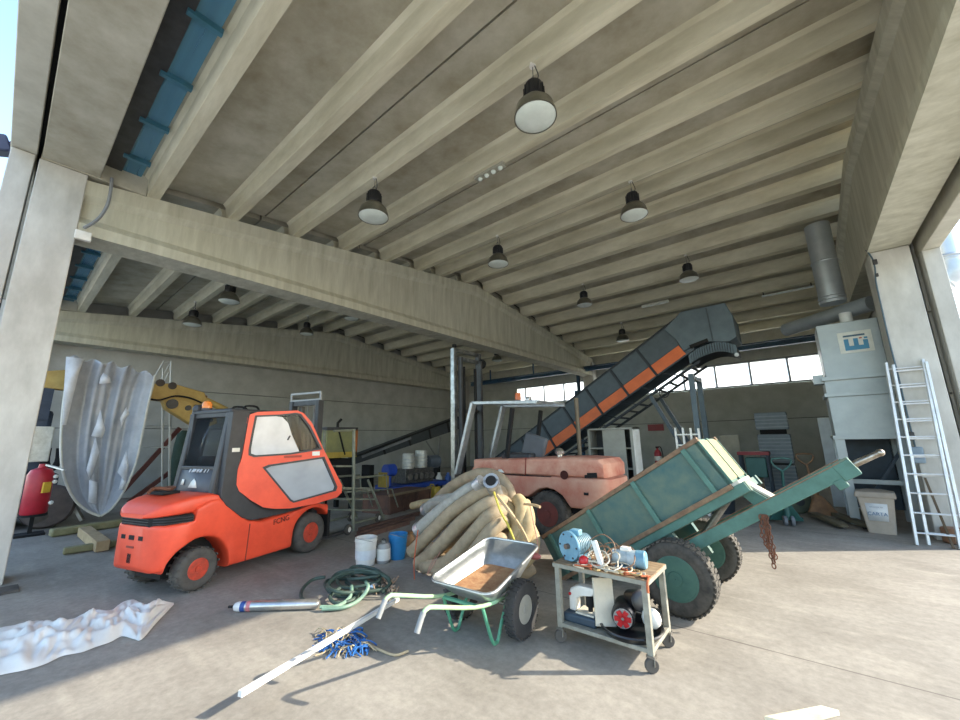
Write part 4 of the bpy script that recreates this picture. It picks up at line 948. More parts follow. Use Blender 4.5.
# ================================================================== GREY CABINET
cbm = M('cabinet_grey', 'a09f94', .55, col2='918f84', scale=4); cX0, cX1, cY = PY(588, 440, 9).x, PY(634, 440, 9).x, 9.0; cZ = PY(610, 428, 9).z; cD = .45
cb = thing('storage_cabinet', 'grey metal cabinet with open dark shelves and a sliding door, behind the trailer', 'cabinet', ((cX0+cX1)/2, cY+cD/2, 0))
wl = cX1-cX0; h = wl/2
for x in (-h+.015, h-.02): MB().span((x-.02, -cD/2, 0), (x+.02, cD/2, cZ)).build('side_panel', white if x > 0 else cbm, cb)  # right side made white to paint in the light falling on it
MB().span((-h, -cD/2, cZ-.04), (h, cD/2, cZ)).build('top', cbm, cb); MB().span((-h, cD/2-.02, 0), (h, cD/2, cZ)).build('back', greyp, cb)
for z in (.08, .5, .95, 1.4): MB().span((-h+.03, -cD/2+.04, z-.015), (h-.03, cD/2-.02, z+.015)).build('shelf', cbm, cb)
f0 = PY(603, 440, 9).x-(cX0+cX1)/2; f1 = PY(625, 440, 9).x-(cX0+cX1)/2
dd_ = MB().span((f0, -cD/2-.01, .05), (f1, -cD/2+.02, cZ-.05)).build('sliding_door', cbm, cb); MB().span((f0+.03, -cD/2-.02, .9), (f0+.05, -cD/2-.008, 1.05)).build('handle', greyp, dd_)
MB().bar((h-.045, -cD/2, .0), (h-.045, -cD/2, cZ), .06, .02, (0, 1, 0)).build('front_stile', cbm, cb)

# ================================================================== HIGH-BAY LAMPS
lampb = M('lamp_black', '17181a', .5, col2='222326'); refl = M('lamp_reflector', '8f8d80', .3, .7, col2='77756a'); lens = M('lamp_lens', 'dfe6de', .25, col2='cfd8cf', scale=5)
def ceil_z(y): return 5.70 + .125*(min(y, 2*YR-y)-.42)
LAMPS = [(-1.9, 3.46, 'high-bay ceiling lamp nearest the camera, hanging at top centre'), (-5.05, 3.46, 'high-bay ceiling lamp just right of the main beam, nearest the front'), (-1.9, 7.1, 'high-bay ceiling lamp second back in the row on the right'),
         (-5.1, 7.05, 'high-bay ceiling lamp second back in the row beside the main beam'), (-1.84, 11.55, 'high-bay ceiling lamp above the conveyor head'), (-4.93, 11.55, 'high-bay ceiling lamp above the middle of the orange conveyor'),
         (-5.04, 15.3, 'smallest, farthest high-bay lamp behind the orange conveyor'), (-11.15, 3.34, 'dark high-bay lamp under the left bay roof, right one of the front pair'), (-14.2, 3.34, 'dark high-bay lamp in the left bay, leftmost of all lamps'),
         (-11.4, 7.1, 'dark high-bay lamp under the main beam above the forklift mast'), (-14.3, 7.0, 'dark high-bay lamp in the left bay, near the left wall beam'), (-11.15, 15.05, 'dark high-bay lamp beside the silver mast of the old forklift')]
lamp0 = None
for i, (x, y, lab) in enumerate(LAMPS):
    z = ceil_z(y)
    if lamp0 is None:
        lamp0 = thing('high_bay_lamp', lab, 'lamp', (x, y, z-.62), 0, 'high-bay lamps under the roof')
        MB().lathe([(.02, .34), (.10, .34), (.115, .30), (.115, .16), (.10, .12), (.03, .12)], (0, 0, 0), n=24).build('housing', lampb, lamp0)
        for k in range(12):
            t = 2*pi*k/12; MB().bar((.116*cos(t), .116*sin(t), .16), (.116*cos(t), .116*sin(t), .3), .012, .02, (cos(t), sin(t), 0)).build('fin', lampb, lamp0)
        MB().lathe([(.1, .13), (.14, .11), (.22, .02), (.245, -.09), (.25, -.12), (.24, -.12), (.23, -.09), (.2, .02), (.12, .1)], (0, 0, 0), n=32, caps=False).build('reflector', refl, lamp0)
        MB().lathe([(.238, -.115), (.2, -.14), (.1, -.155), (.005, -.158)], (0, 0, 0), n=32).build('lens', lens, lamp0)
        MB().tube([(0, 0, .34), (0, .03, .40), (0, 0, .46), (0, -.03, .40), (0, 0, .35)], .008, 6, sub=3).build('hook', steel, lamp0)
        MB().cyl((0, 0, .45), (0, 0, .64), .006, n=6).build('hanger_rod', steel, lamp0)
        MB().tube([(.03, 0, .33), (.07, 0, .42), (.04, .01, .55), (.02, 0, .63)], .007, 6, sub=4).build('supply_cable', blackp, lamp0)
        MB().cyl((0, 0, .6), (0, 0, .64), .04, n=10).build('ceiling_cup', white, lamp0)
    else:
        c = copy_tree(lamp0); c.location = (x, y, z-.62); c['label'] = lab
# other fittings under the roof
p = V((-3.56, 4.76, ceil_z(4.76))); li = thing('lamp_bar', 'small ceiling bar with four round lamps on a rib between the front lamps', 'lamp', (p.x, p.y, p.z-.09), 0)
MB().box((0, 0, .06), (.62, .12, .06)).build('body', M('fitting_grey', 'a9a797', .5), li)
for i in range(4): MB().ball((-.22+.147*i, 0, .025), .045, 10).build('bulb', lens, li)
p = V((-3.42, 14.18, ceil_z(14.18))); MBx = MB().box((p.x, p.y, p.z-.03), (.9, .14, .07)); tag(MBx.build('batten_light', M('fitting_white', 'd9dacd', .4)), 'pale batten light fixed to a rib above the conveyor hood', 'lamp')
p, q = V((-.4, 15.15, 6.06)), V((.9, 15.15, 6.06)); t_ = thing('tube_light', 'long white tube light under the roof at the right end', 'lamp', p)
MB().cyl((0, 0, 0), (q.x-p.x, 0, 0), .035).build('tube', M('tube_white', 'e4e8ea', .3), t_)
for x in (.05, q.x-p.x-.05): MB().bar((x, 0, 0), (x, 0, .125), .04, .03).build('clip', greyp, t_)
# ================================================================== DUST EXTRACTOR AND DUCTS
dcm = M('sheet_grey', 'a3abad', .4, .35, col2='939c9f', scale=2.5); dcd = M('panel_blue_dark', '33414d', .6, col2='2a3640'); dcl = M('galvanised_duct', 'b4bcc2', .35, .6, col2='a1aab1', scale=3)
DX0, DX1, DY0, DY1 = .48, 1.40, 10.2, 11.1
dc = thing('dust_extractor', 'tall grey sheet metal dust extractor cabinet with blue logo plate beside right column', 'dust extractor', ((DX0+DX1)/2, (DY0+DY1)/2, 0))
sp = lambda *a: MB().span(*a)
sp((DX0+.03, DY0, 2.72), (DX1, DY1, 3.78)).build('upper_housing', dcm, dc, world=True, bevel=.01)
sp((DX0-.04, DY0-.06, 2.66), (DX1+.04, DY1, 2.73)).build('ledge', dcm, dc, world=True); sp((DX0, DY0+.02, 2.40), (DX1, DY1, 2.66)).build('middle_section', dcm, dc, world=True); sp((DX0-.04, DY0-.06, 2.34), (DX1+.04, DY1, 2.41)).build('ledge', dcm, dc, world=True)
lo = sp((DX0, DY0, 1.58), (DX1, DY1, 2.34)).build('lower_housing', dcm, dc, world=True, bevel=.008); sp((DX0-.04, DY0-.05, 1.53), (DX1+.04, DY1, 1.60)).build('ledge', dcm, dc, world=True)
for x in (DX0+.05, DX1-.05):
    for y in (DY0+.05, DY1-.05): sp((x-.07, y-.05, 0), (x+.07, y+.05, 1.55)).build('leg', dcm, dc, world=True)
sp((DX0+.1, DY1-.1, .2), (DX1-.1, DY1-.06, 1.55)).build('rear_panel', dcd, dc, world=True); sp((DX0+.1, DY0+.3, .7), (DX1-.1, DY0+.36, .78)).build('crossbar', dcm, dc, world=True)
MB().bar((DX1-.05, DY0+.4, 1.3), (DX1-.6, DY0+.4, .4), .05, .05).build('strut', dcd, dc, world=True)
sp((DX0-.16, DY0+.1, 2.62), (DX0, DY0+.4, 2.80)).build('side_outlet', dcm, dc, world=True)
lp = sp((PY(838, 340, 10.19).x, DY0-.012, PY(850, 353, 10.19).z), (PY(873, 340, 10.19).x, DY0, PY(855, 331, 10.19).z)).build('logo_plate', M('plate_white', 'd9dbd3', .5), dc, world=True)
z0, z1 = PY(850, 353, 10.19).z, PY(855, 331, 10.19).z; x0, x1 = PY(838, 340, 10.19).x, PY(873, 340, 10.19).x; w_, h_ = x1-x0, z1-z0
lb_ = M('logo_blue', '3f86ab', .5, col2='3a7ca0'); Y = DY0-.014
def lg(u0, u1, v0, v1, mt, nm, e=0): sp((x0+w_*u0, Y-.004-e, z0+h_*v0), (x0+w_*u1, Y-e, z0+h_*v1)).build(nm, mt, lp, world=True)
lg(.16, .86, .12, .32, lb_, 'logo_base'); lg(.16, .30, .32, .66, lb_, 'logo_bar'); lg(.44, .58, .32, .66, lb_, 'logo_bar'); lg(.72, .86, .32, .56, lb_, 'logo_bar'); lg(.16, .80, .76, .84, M('logo_dark_blue', '3a5d74', .5), 'logo_line')
lg(.62, .70, .62, .68, M('logo_red', 'b5523a', .5), 'logo_dot'); lg(.76, .86, .60, .68, lb_, 'logo_bar')
# ducts
tp = V((.92, 10.6, 0))
d1 = thing('vertical_duct', 'grey vertical duct dropping from the roof above the dust extractor', 'duct', (.86, 10.45, 4.25))
MB().cyl((0, 0, 0), (0, 0, 1.75), .21, n=28).build('pipe', dcl, d1)
for z in (.05, .12, .9): MB().lathe([(.212, -.02), (.225, 0), (.212, .02)], (0, 0, z), n=28, caps=False).build('joint_ring', dcl, d1)
a, b = F(872, 303, 4.1), F(786, 330, 4.1)
d2 = MB().cyl(a, b, .15, n=24); tag(d2.build('sloping_duct', dcl), 'grey round duct running across in front of the vertical duct', 'duct')
q = PY(846, 318, 10.5); tag(MB().cyl((q.x, 10.5, 3.78), (q.x, 10.5, 4.02), .10, n=20).build('outlet_spout', M('spout_pale', 'e3e6e4', .4)), 'short pale spout on top of the dust extractor', 'duct')
P0, P1, P2, P3 = PY(936, 180, 10.1), PY(941, 262, 10.1), PY(938, 276, 10.1), PY(928, 283, 10.1)
du = thing('outside_duct', 'shiny metal duct with ribbed elbow outside beyond the right column', 'duct', (P1.x, P1.y, 0))
MB().cyl((P1.x+.05, 10.1, P1.z), (P1.x+.05, 10.1, 6.5), .2, n=28).build('pipe', dcl, du, world=True)
el = spline([V((P1.x+.05, 10.1, P1.z)), V((P1.x+.04, 10.1, P1.z-.2)), V((P1.x-.08, 10.1, P1.z-.36)), V((2.16, 10.1, P1.z-.46))], 4)
rg_ = []
for i, p in enumerate(el): rg_.append(.2 if i % 2 else .215)
MB().tube(el, rg_, 24).build('elbow', dcl, du, world=True); MB().lathe([(.2, -.03), (.225, 0), (.2, .03)], (P1.x+.05, 10.1, P1.z+.05), n=28, caps=False).build('joint_ring', dcl, du, world=True)


# ================================================================== LADDER, COLUMN CABLE, BIN AND THE RIGHT CORNER
ladm = M('ladder_aluminium', 'e6e8e8', .4, .35, col2='cfd2d3', scale=6)
la = thing('aluminium_ladder', 'tall two-section aluminium ladder leaning on the right column', 'ladder', (1.3, 8.95, 0))
def ladder_section(B, Tp, wv, n, rv):
    for e in (V((0, 0, 0)), wv): MB().bar(B+e, Tp+e, .034, .075, (0, 1, 0)).build('rail', ladm, la, world=True, bevel=.004)
    for i in range(n):
        t = (i+.6)/n; p = B.lerp(Tp, t); MB().cyl(p, p+wv, .013, n=8).build('rung', ladm, la, world=True)
B = F(929, 545); Tp = PY(893, 365, 9.33); ladder_section(B, Tp, V((.37, -.0, 0)), 10, 0)
B2 = F(917, 545); T2 = PY(886, 363, 9.38); ladder_section(B2, T2, V((.42, .0, 0)), 10, 0)
cab = M('cable_blue_grey', '4c6470', .5)
cc = thing('wall_cable', 'thin dark cable with plug boxes hanging down the right column', 'cable', PY(884, 330, 9.41))
MB().tube([PY(x, y, 9.395) for x, y in ((866, 250), (872, 258), (875, 268), (876, 282), (881, 305), (889, 340), (898, 375), (905, 405), (911, 430), (916, 450))], .012, 6, sub=3).build('cord', cab, cc, world=True)
for x, y, s in ((875, 262, .06), (911, 436, .08), (877, 275, .04)): MB().box(PY(x, y, 9.385), (s, s*.6, s*1.6)).build('plug_box', greyp, cc, world=True, bevel=.008)
MB().box(PY(918, 455, 9.37), (.14, .07, .26)).build('control_box', M('box_blue_grey', '8ea0ae', .5), cc, world=True, bevel=.02)
tag(MB().bar(F(954, 549)+V((0, 0, .0)), PY(925, 478, 9.36), .025, .025).build('broom_handle', M('wood_dark', '6b5b48', .8)), 'brown broom stick leaning behind the aluminium ladder', 'broom')
p = F(951, 543); pt = MB().lathe([(.01, 0), (.10, 0), (.13, .02), (.13, .2), (.12, .22), (.01, .22)], p+V((.05, .0, 0)), n=20); tag(pt.build('brown_tub', M('tub_brown', '9a7358', .8)), 'small brown tub on the floor at the foot of the ladder', 'tub')
# bin
bn = thing('waste_bin', 'beige plastic waste bin with white paper label under the dust extractor', 'bin', F(884, 534)+V((0, .15, 0)), radians(-6))
bm_ = M('bin_beige', 'b9ac9c', .55, col2='a99c8c', scale=5)
def rect(w2, d2, z, r=.03): return [V((cx+r*cos(a0+pi/2*i/3), cy+r*sin(a0+pi/2*i/3), z)) for cx, cy, a0 in ((w2-r, d2-r, 0), (-w2+r, d2-r, pi/2), (-w2+r, -d2+r, pi), (w2-r, -d2+r, 3*pi/2)) for i in range(4)]
MB().rings([rect(.17, .15, 0), rect(.17, .15, .01), rect(.225, .19, .58)]).build('body', bm_, bn)
MB().rings([rect(.25, .215, .57), rect(.255, .22, .60), rect(.24, .2, .66), rect(.1, .1, .69)]).build('lid', M('bin_lid', 'a89b8b', .6), bn, bevel=.004)
lbp = MB(); zf = lambda z: -.15-(z/.58)*.04-.004
lbp.add([V((x, zf(z), z)) for x, z in ((-.13, .20), (.11, .20), (.13, .48), (-.14, .48))], [(0, 1, 2, 3)])
lo_ = lbp.build('label', M('label_white', 'e4e6e6', .6), bn, solid=.002)
Rl = axes(V((-.01, zf(.32)-.003, .31)), (1, 0, 0), V((0, -.069, 1))); text('CARTA', 'lettering', M('ink_blue', '4f7fa8', .6), lo_, Rl, .075)
text('RACCOLTA', 'lettering', M('ink_grey', '8a8f98', .6), lo_, axes(V((-.01, zf(.42)-.003, .42)), (1, 0, 0), V((0, -.069, 1))), .03)
# pallet trucks
def pallet_truck(name, label, loc, rz, mt, forks, handle_h=1.2):
    o = thing(name, label, 'pallet truck', loc, rz)
    for y in (-.19, .19):
        MB().rings([[V((0, y-.08, .06)), V((0, y+.08, .06)), V((0, y+.08, .12)), V((0, y-.08, .12))], [V((1.0, y-.08, .05)), V((1.0, y+.08, .05)), V((1.0, y+.08, .11)), V((1.0, y-.08, .11))], [V((1.12, y-.05, .05)), V((1.12, y+.05, .05)), V((1.12, y+.05, .08)), V((1.12, y-.05, .08))]]).build('fork', forks, o, bevel=.008)
        MB().cyl((.95, y-.04, .035), (.95, y+.04, .035), .035, n=12).build('load_roller', greyp, o)
    MB().add([V((-.02, -.27, .06)), V((-.02, .27, .06)), V((-.14, .06, .42)), V((-.14, -.06, .42)), V((.05, -.27, .06)), V((.05, .27, .06)), V((-.06, .06, .42)), V((-.06, -.06, .42))], [(0, 1, 2, 3), (4, 7, 6, 5), (0, 4, 5, 1), (1, 5, 6, 2), (2, 6, 7, 3), (3, 7, 4, 0)]).build('head_frame', mt, o, bevel=.01)
    MB().cyl((-.16, 0, .1), (-.16, 0, .5), .05, n=14).build('pump', mt, o)
    for y in (-.055, .055): MB().lathe([(.02, -.025), (.085, -.025), (.09, 0), (.085, .025), (.02, .025)], (-.2, y, .09), (0, 1, 0), 18).build('steer_wheel', M('steer_grey', '6d7074', .6), o)
    MB().cyl((-.17, 0, .45), (-.32, 0, handle_h-.2), .022, n=10).build('handle_bar', mt, o)
    x = -.34; MB().tube([(x+.02, 0, handle_h-.22), (x, -.12, handle_h-.12), (x-.02, -.14, handle_h), (x-.02, .14, handle_h), (x, .12, handle_h-.12), (x+.02, 0, handle_h-.22)], .016, 8, sub=2).build('grip_loop', mt, o)
    return o
g2 = M('truck_green', '2f5c56', .5, col2='27504a'); br2 = M('truck_brown', '8d6a48', .7, col2='6e5038', scale=8)
p = F(786, 527); pallet_truck('pallet_truck', 'dark green hand pallet truck standing under the trailer drawbar', (p.x+.0, p.y+.32, 0), radians(105), g2, g2, 1.2)
p = F(832, 522); pallet_truck('pallet_truck', 'rusty brown hand pallet truck with forks towards the camera, beside the bin', (p.x-.1, p.y+.35, 0), radians(-68), br2, M('fork_olive', '6a5f48', .7, col2='54503f'), 1.22)
p = F(799, 517); od = thing('olive_reel', 'round olive drum standing between the two pallet trucks', 'drum', (p.x, p.y+.5, 0)); MB().lathe([(.03, -.09), (.22, -.09), (.25, -.06), (.25, .06), (.22, .09), (.03, .09)], (0, 0, .25), (.5, -1, 0)).build('rim', M('olive_paint', '5e6450', .7, col2='4d5342'), od); MB().cyl((.05, -.1, .25), (-.05, .1, .25), .09).build('hub', greyp, od)
# tall slatted crate, rack, bench, tub and the rest along the back
gcr = M('crate_grey', '868f96', .6, col2='757e85', scale=4)
cr = thing('slatted_crate', 'tall stack of grey slatted crates by the back wall behind the pallet trucks', 'crate', (-.66, 14.4, 0))
for k, (z0, z1) in enumerate(((.0, .8), (.85, 1.65), (1.78, 2.27))):
    b = MB().span((-.38, -.36, z0), (.38, .36, z1)).build('crate_body', gcr, cr, bevel=.02)
    z = z0+.06
    while z < z1-.04: MB().span((-.39, -.375, z), (.39, -.355, z+.03)).build('slat', M('crate_slat', '9aa3a9', .6), b); z += .10
MB().span((-.3, -.34, .8), (.3, .3, 1.78)).build('gap_shade', darkm, cr)  # near-black block paints the shade between the stacked crates
rk = thing('metal_rack', 'small white metal rack with four uprights behind the raised trailer box', 'rack', (-1.99, 9.7, 0))
wht = M('rack_white', 'eeece6', .4, col2='dedbd2')
for k in range(4): MB().bar((-.23+.155*k, 0, 0), (-.23+.155*k, 0, 1.84-.01*k), .04, .04).build('upright', wht, rk)
for z in (.5, 1.0, 1.45, 1.68): MB().bar((-.25, -.01, z), (.25, -.01, z), .03, .03).build('rail', wht, rk)
for x in (-.2, .2): MB().bar((x, 0, .03), (x, .28, .03), .04, .04).build('foot', wht, rk)
rbn = thing('workbench', 'red topped workbench near the back wall right of the trailer box', 'bench', (-1.1, 13.0, 0))
MB().span((-.35, -.3, 1.12), (.35, .3, 1.2)).build('top', M('bench_red', '9c2f33', .5), rbn)
for x in (-.3, .3):
    for y in (-.25, .25): MB().span((x-.03, y-.03, 0), (x+.03, y+.03, 1.12)).build('leg', dcd, rbn)
MB().span((-.2, -.2, .55), (.25, .2, 1.05)).build('green_box', M('box_teal', '4d7a74', .6), rbn, bevel=.02)
v = PY(722, 452, 14.); w2 = PY(738, 435, 14.); tag(MB().span((v.x, 14, 0), (w2.x, 14.05, w2.z)).build('beige_panel', M('panel_beige', 'b3ab98', .7)), 'beige board standing behind the red workbench', 'board')
p = F(717, 512); bt = MB().lathe([(.02, 0), (.33, 0), (.40, .5), (.42, .5), (.42, .53), (.38, .53), (.31, .04), (.02, .04)], p+V((0, .05, 0)), n=30); tag(bt.build('black_tub', M('tub_black', '2f363d', .5)), 'large dark round tub on the floor under the raised trailer', 'tub')
v = PY(817, 418, 12.4); w2 = PY(836, 455, 12.4); tag(MB().span((v.x, 12.4, 0), (v.x+.5, 12.45, v.z)).build('upright_board', M('panel_pale', 'c4cacc', .6)), 'pale upright board leaning behind the dust extractor legs', 'board')
for k, (x, y, Yd) in enumerate(((658, 456, 11.6),)):
    p = PY(x, y, Yd); fe = thing('fire_extinguisher', 'red fire extinguisher on a dark stand between cabinet and trailer box', 'fire extinguisher', (p.x, p.y, 0))
    red = M('extinguisher_red', 'a3262c', .4); MB().lathe([(.01, .0), (.09, .0), (.095, .02), (.095, .42), (.06, .5), (.03, .52), (.03, .56), (.01, .56)], (0, 0, .78)).build('cylinder', red, fe)
    MB().span((-.12, -.12, .0), (.12, .12, .04)).cyl((0, .0, .04), (0, .0, .78), .03).build('stand', darkm, fe); MB().tube([(0, 0, 1.34), (.1, -.03, 1.36), (.14, -.04, 1.1), (.12, -.05, .9)], .014, 6, sub=4).build('hose', darkm, fe)
    MB().box((0, 0, 1.36), (.05, .14, .04)).build('valve', darkm, fe); MB().lathe([(.096, 1.0), (.096, 1.12)], (0, 0, 0), caps=False).build('label', white, fe)
v, w2 = PY(648, 431, 19.4), PY(663, 424, 19.4); tag(MB().span((v.x, 19.42, v.z), (w2.x, 19.48, w2.z)).build('red_sign', M('sign_red', '9c3438', .5, col2='863034', scale=3)), 'red panel fixed to the back wall right of the grey cabinet', 'sign')
# ================================================================== LEFT SIDE: YELLOW MACHINE, HANGING COVER, TANK
yel = M('machine_yellow', 'c2a35c', .55, col2='ab8c49', scale=4); yd = M('machine_dark', '2b3340', .6, col2='39424f')
XB = -13.2
ym = thing('excavator', 'yellow excavator arm machine with dark blue body, half hidden behind left column', 'excavator', (-13.6, .6, 0))
def arm_poly(pts, x0, x1, nm, mt, bev=.02, par=None):
    P = [(lambda q: (q.y, q.z))(PX(x, y, XB)) for x, y in pts]
    return MB().prism(P, lambda a, b, t: V((t, a, b)), x0, x1).build(nm, mt, par or ym, world=True, bevel=bev)
arm_poly([(40, 372), (75, 370), (150, 384), (172, 384), (203, 393), (206, 402), (200, 406), (150, 400), (60, 390), (40, 388)], XB-.15, XB+.15, 'boom', yel)
lug = arm_poly([(160, 399), (172, 397), (186, 401), (197, 409), (214, 417), (215, 424), (202, 428), (188, 424), (172, 414), (164, 409)], XB-.12, XB+.2, 'linkage_plate', yel)
for x, y, r in ((172, 404, .13), (188, 408, .07), (210, 420, .06)): 
    p = PX(x, y, XB+.2); MB().cyl(p, p+V((.06, 0, 0)), r, n=18).build('pin', greyp, lug, world=True)
p, q = PX(203, 399, XB+.05), PX(226, 410, XB+.05); MB().cyl(p, q, .09, n=14).cyl(q, q+(q-p)*.12, .05, n=10).build('cylinder', yel, ym, world=True)
p, q = PX(175, 390, XB+.1), PX(214, 399, XB+.1); MB().cyl(p, p.lerp(q, .8), .05).build('hydraulic_ram', M('rod_rust', '8a6a48', .5, .4), ym, world=True)
MB().tube([PX(x, y, XB+.22) for x, y in ((150, 399), (160, 400), (175, 396), (190, 398), (202, 403))], .025, 6, sub=4).build('hydraulic_hose', darkm, ym, world=True)
for x, y in ((160, 383), (172, 386)):
    p = PX(x, y, XB+.1); MB().lathe([(.02, -.06), (.1, -.05), (.1, .05), (.02, .06)], p, (1, 0, 0), 14).build('knuckle', M('knuckle_dark', '4a4038', .6), ym, world=True)
MB().span((-14.6, -.1, .35), (-12.9, 1.0, 1.1)).build('body', yd, ym, world=True, bevel=.06); MB().span((-14.2, .15, 1.1), (-13.2, .75, 2.5)).build('cab', yd, ym, world=True, bevel=.08)
MB().bar((-13.3, .55, 2.3), (-13.2, .55, 3.15), .25, .3).build('boom_foot', yd, ym, world=True)
for y in (.0, .9):
    tr_ = MB().prism([(-14.9+.3*cos(t) if pi/2 < t < 3*pi/2 else -12.8+.3*cos(t), .28+.27*sin(t)) for t in [2*pi*i/24 + .001 for i in range(24)]], lambda a, b, t: V((a, t, b)), y-.18, y+.18).build('track', rubber, ym, world=True)
MB().tube([PX(x, y, -12.9) for x, y in ((48, 448), (46, 462), (50, 470), (58, 462), (60, 448))], .06, 8, sub=3).build('hose', darkm, ym, world=True)
v = PX(33, 462, -12.85); MB().span((-12.9, v.y-.1, v.z), (-12.8, v.y+.22, v.z+.75)).build('pale_panel', pale, ym, world=True, bevel=.02)
dsk = PX(48, 502, -12.7); MB().lathe([(.05, -.08), (.40, -.08), (.44, 0), (.40, .08), (.05, .08)], (-12.6, dsk.y, .45), (1, -.3, 0), 24).build('idler_disc', M('disc_brown', '4a423f', .8, col2='5c524c'), ym, world=True)
MB().bar((-12.6, dsk.y+.3, .6), (-12.4, dsk.y+.55, .10), .08, .06).build('outrigger', steel, ym, world=True)
# red cylinder
p = PX(33, 514, -11.9); rc = thing('red_cylinder', 'red gas cylinder with yellow label hung beside the left column', 'cylinder', (p.x, p.y, p.z))
MB().lathe([(.01, 0), (.17, 0), (.19, .03), (.19, .74), (.15, .84), (.06, .88), (.05, .95), (.01, .95)], (0, 0, 0), n=28).build('body', M('cylinder_red', 'bb2434', .4, col2='a51f2d'), rc)
MB().box((.16, .09, .5), (.08, .12, .2), Matrix.Rotation(radians(28), 3, 'Z')).build('label', M('label_yellow', 'd9b23a', .5), rc, bevel=.004)
MB().lathe([(.02, -.02), (.2, -.02), (.2, .02), (.02, .02)], (0, 0, -.02), n=24).span((-.03, -.03, -p.z), (.03, .03, -.02)).span((-.2, -.2, -p.z), (.2, .2, -p.z+.04)).build('carrier', darkm, rc)
MB().bar((.05, .05, .93), (.25, .3, .82), .06, .03).build('valve_bracket', alu, rc)
for z in (.7, .6, .2): MB().ball((.16, .2, z), .04, 8).build('bracket_knob', white, rc)
# grey cover hanging from the boom
XC = -12.3
Lf = spline([PX(x, y, XC) for x, y in ((70, 357), (66, 385), (62, 420), (61, 455), (65, 480), (75, 500), (88, 511), (100, 516))], 5)
Rt = spline([PX(x, y, XC) for x, y in ((155, 375), (153, 385), (148, 405), (142, 435), (136, 462), (126, 487), (113, 507), (101, 516))], 5)
def cover(u, v):
    i = v*(len(Lf)-1); k = int(i); k2 = min(k+1, len(Lf)-1); f = i-k
    a = Lf[k].lerp(Lf[k2], f); b = Rt[k].lerp(Rt[k2], f); p = a.lerp(b, u)
    wd = (b-a).length; e = sin(pi*u)
    fold = (.09*sin(u*21+1.2*sin(v*3)) + .07*sin(u*11+2+v*2) + .04*sin(u*43+v*5) + .05*noise.noise(V((u*5, v*3, 1))))*(1-v**3)
    top = max(0, 1-v*9)
    return p + V((-.28*e**.7*min(1, v*6+.15)*(1-v**5) + fold*e*min(1, wd) + .02*sin(u*60)*top, 0, .05*top*sin(u*30) + .06*top*e))
cm_ = M('cover_grey', 'b3b8be', .4, col2='a0a5ad', scale=5); cvr = MB().grid(cover, 70, 60)
cvo = thing('hanging_cover', 'large grey folded fabric cover with pale rim hanging from the yellow arm at left', 'cover', (XC, 1.5, .1))
co = cvr.build('fabric', cm_, cvo, world=True, ang=180, solid=.012)
MB().tube([V(p) for p in Lf], [.024]*len(Lf), 8).build('left_rim', M('cover_rim', 'd6d4c8', .5), co, world=True); MB().tube([V(p) for p in Rt], .024, 8).build('right_rim', M('cover_rim', 'd6d4c8', .5), co, world=True)
def patch(pts, nm, dx=.03):
    P = [PX(x, y, XC) for x, y in pts]; n = len(P); MB().add([p+V((dx, 0, 0)) for p in P], [tuple(range(n))]).build(nm, M('patch_pale', 'dfe3e8', .45), co, world=True, solid=.01)
patch([(66, 357), (84, 359), (79, 372), (72, 400), (66, 425), (62, 425), (64, 385)], 'rim_flap', .04)
for pts in (((103, 373), (110, 378), (111, 383), (99, 384), (100, 378)), ((100, 409), (105, 430), (102, 438), (91, 436), (96, 424)), ((126, 450), (129, 466), (126, 482), (117, 472), (122, 460)), ((95, 437), (99, 452), (90, 480), (86, 470)), ((122, 476), (127, 476), (124, 490), (118, 490)), ((89, 480), (97, 482), (96, 504), (88, 502)), ((126, 407), (129, 414), (124, 420), (121, 428), (120, 418))): patch(pts, 'loop_patch', .03)
# white scaffold frame and red-brown bars behind
sf = thing('scaffold_frame', 'thin white scaffold ladder frame standing behind the grey cover', 'scaffold', (-14.2, 2.8, 0))
XS = -14.2
for a, b, r in (((163, 368), (163, 499), .025), ((171, 361), (170, 497), .03), ((150, 385), (164, 361), .02), ((156, 388), (171, 362), .02), ((160, 390), (169, 372), .02), ((142, 447), (170, 447), .022), ((145, 426), (170, 426), .015), ((163, 362), (172, 361), .02)):
    p, q = PX(*a, XS), PX(*b, XS); 
    if b[1] > 490: q.z = 0
    MB().cyl(p, q, r, n=8).build('tube', M('scaffold_white', 'c3c5c1', .4, .3), sf, world=True)
rbm = M('bar_red_brown', '6b3a33', .7, col2='573029')
for k, (a, b) in enumerate((((122, 492), (180, 428)), ((128, 503), (184, 462)))):
    p, q = PX(*a, -15.4), PX(*b, -15.4); p.z = max(p.z, .06); tag(MB().bar(p, q, .1, .12).build('steel_bar', rbm), ('upper' if k == 0 else 'lower') + ' red brown steel bar leaning behind the scaffold frame', 'bar')
v = PX(183, 447, -15.0); gj = MB()
gj.rings([[V((-15.0+.16*cos(t)*s, v.y+.28*sin(t)*s, z)) for t in [2*pi*i/14 for i in range(14)]] for z, s in ((0., .9), (.6, 1.0), (1.2, .95), (1.7, .85), (2.0, .7), (2.12, .3))]); tag(gj.build('green_canvas', M('canvas_green', '2d4038', .8, col2='3a5046', scale=5)), 'dark green covered bundle standing between scaffold and forklift cab', 'bundle')
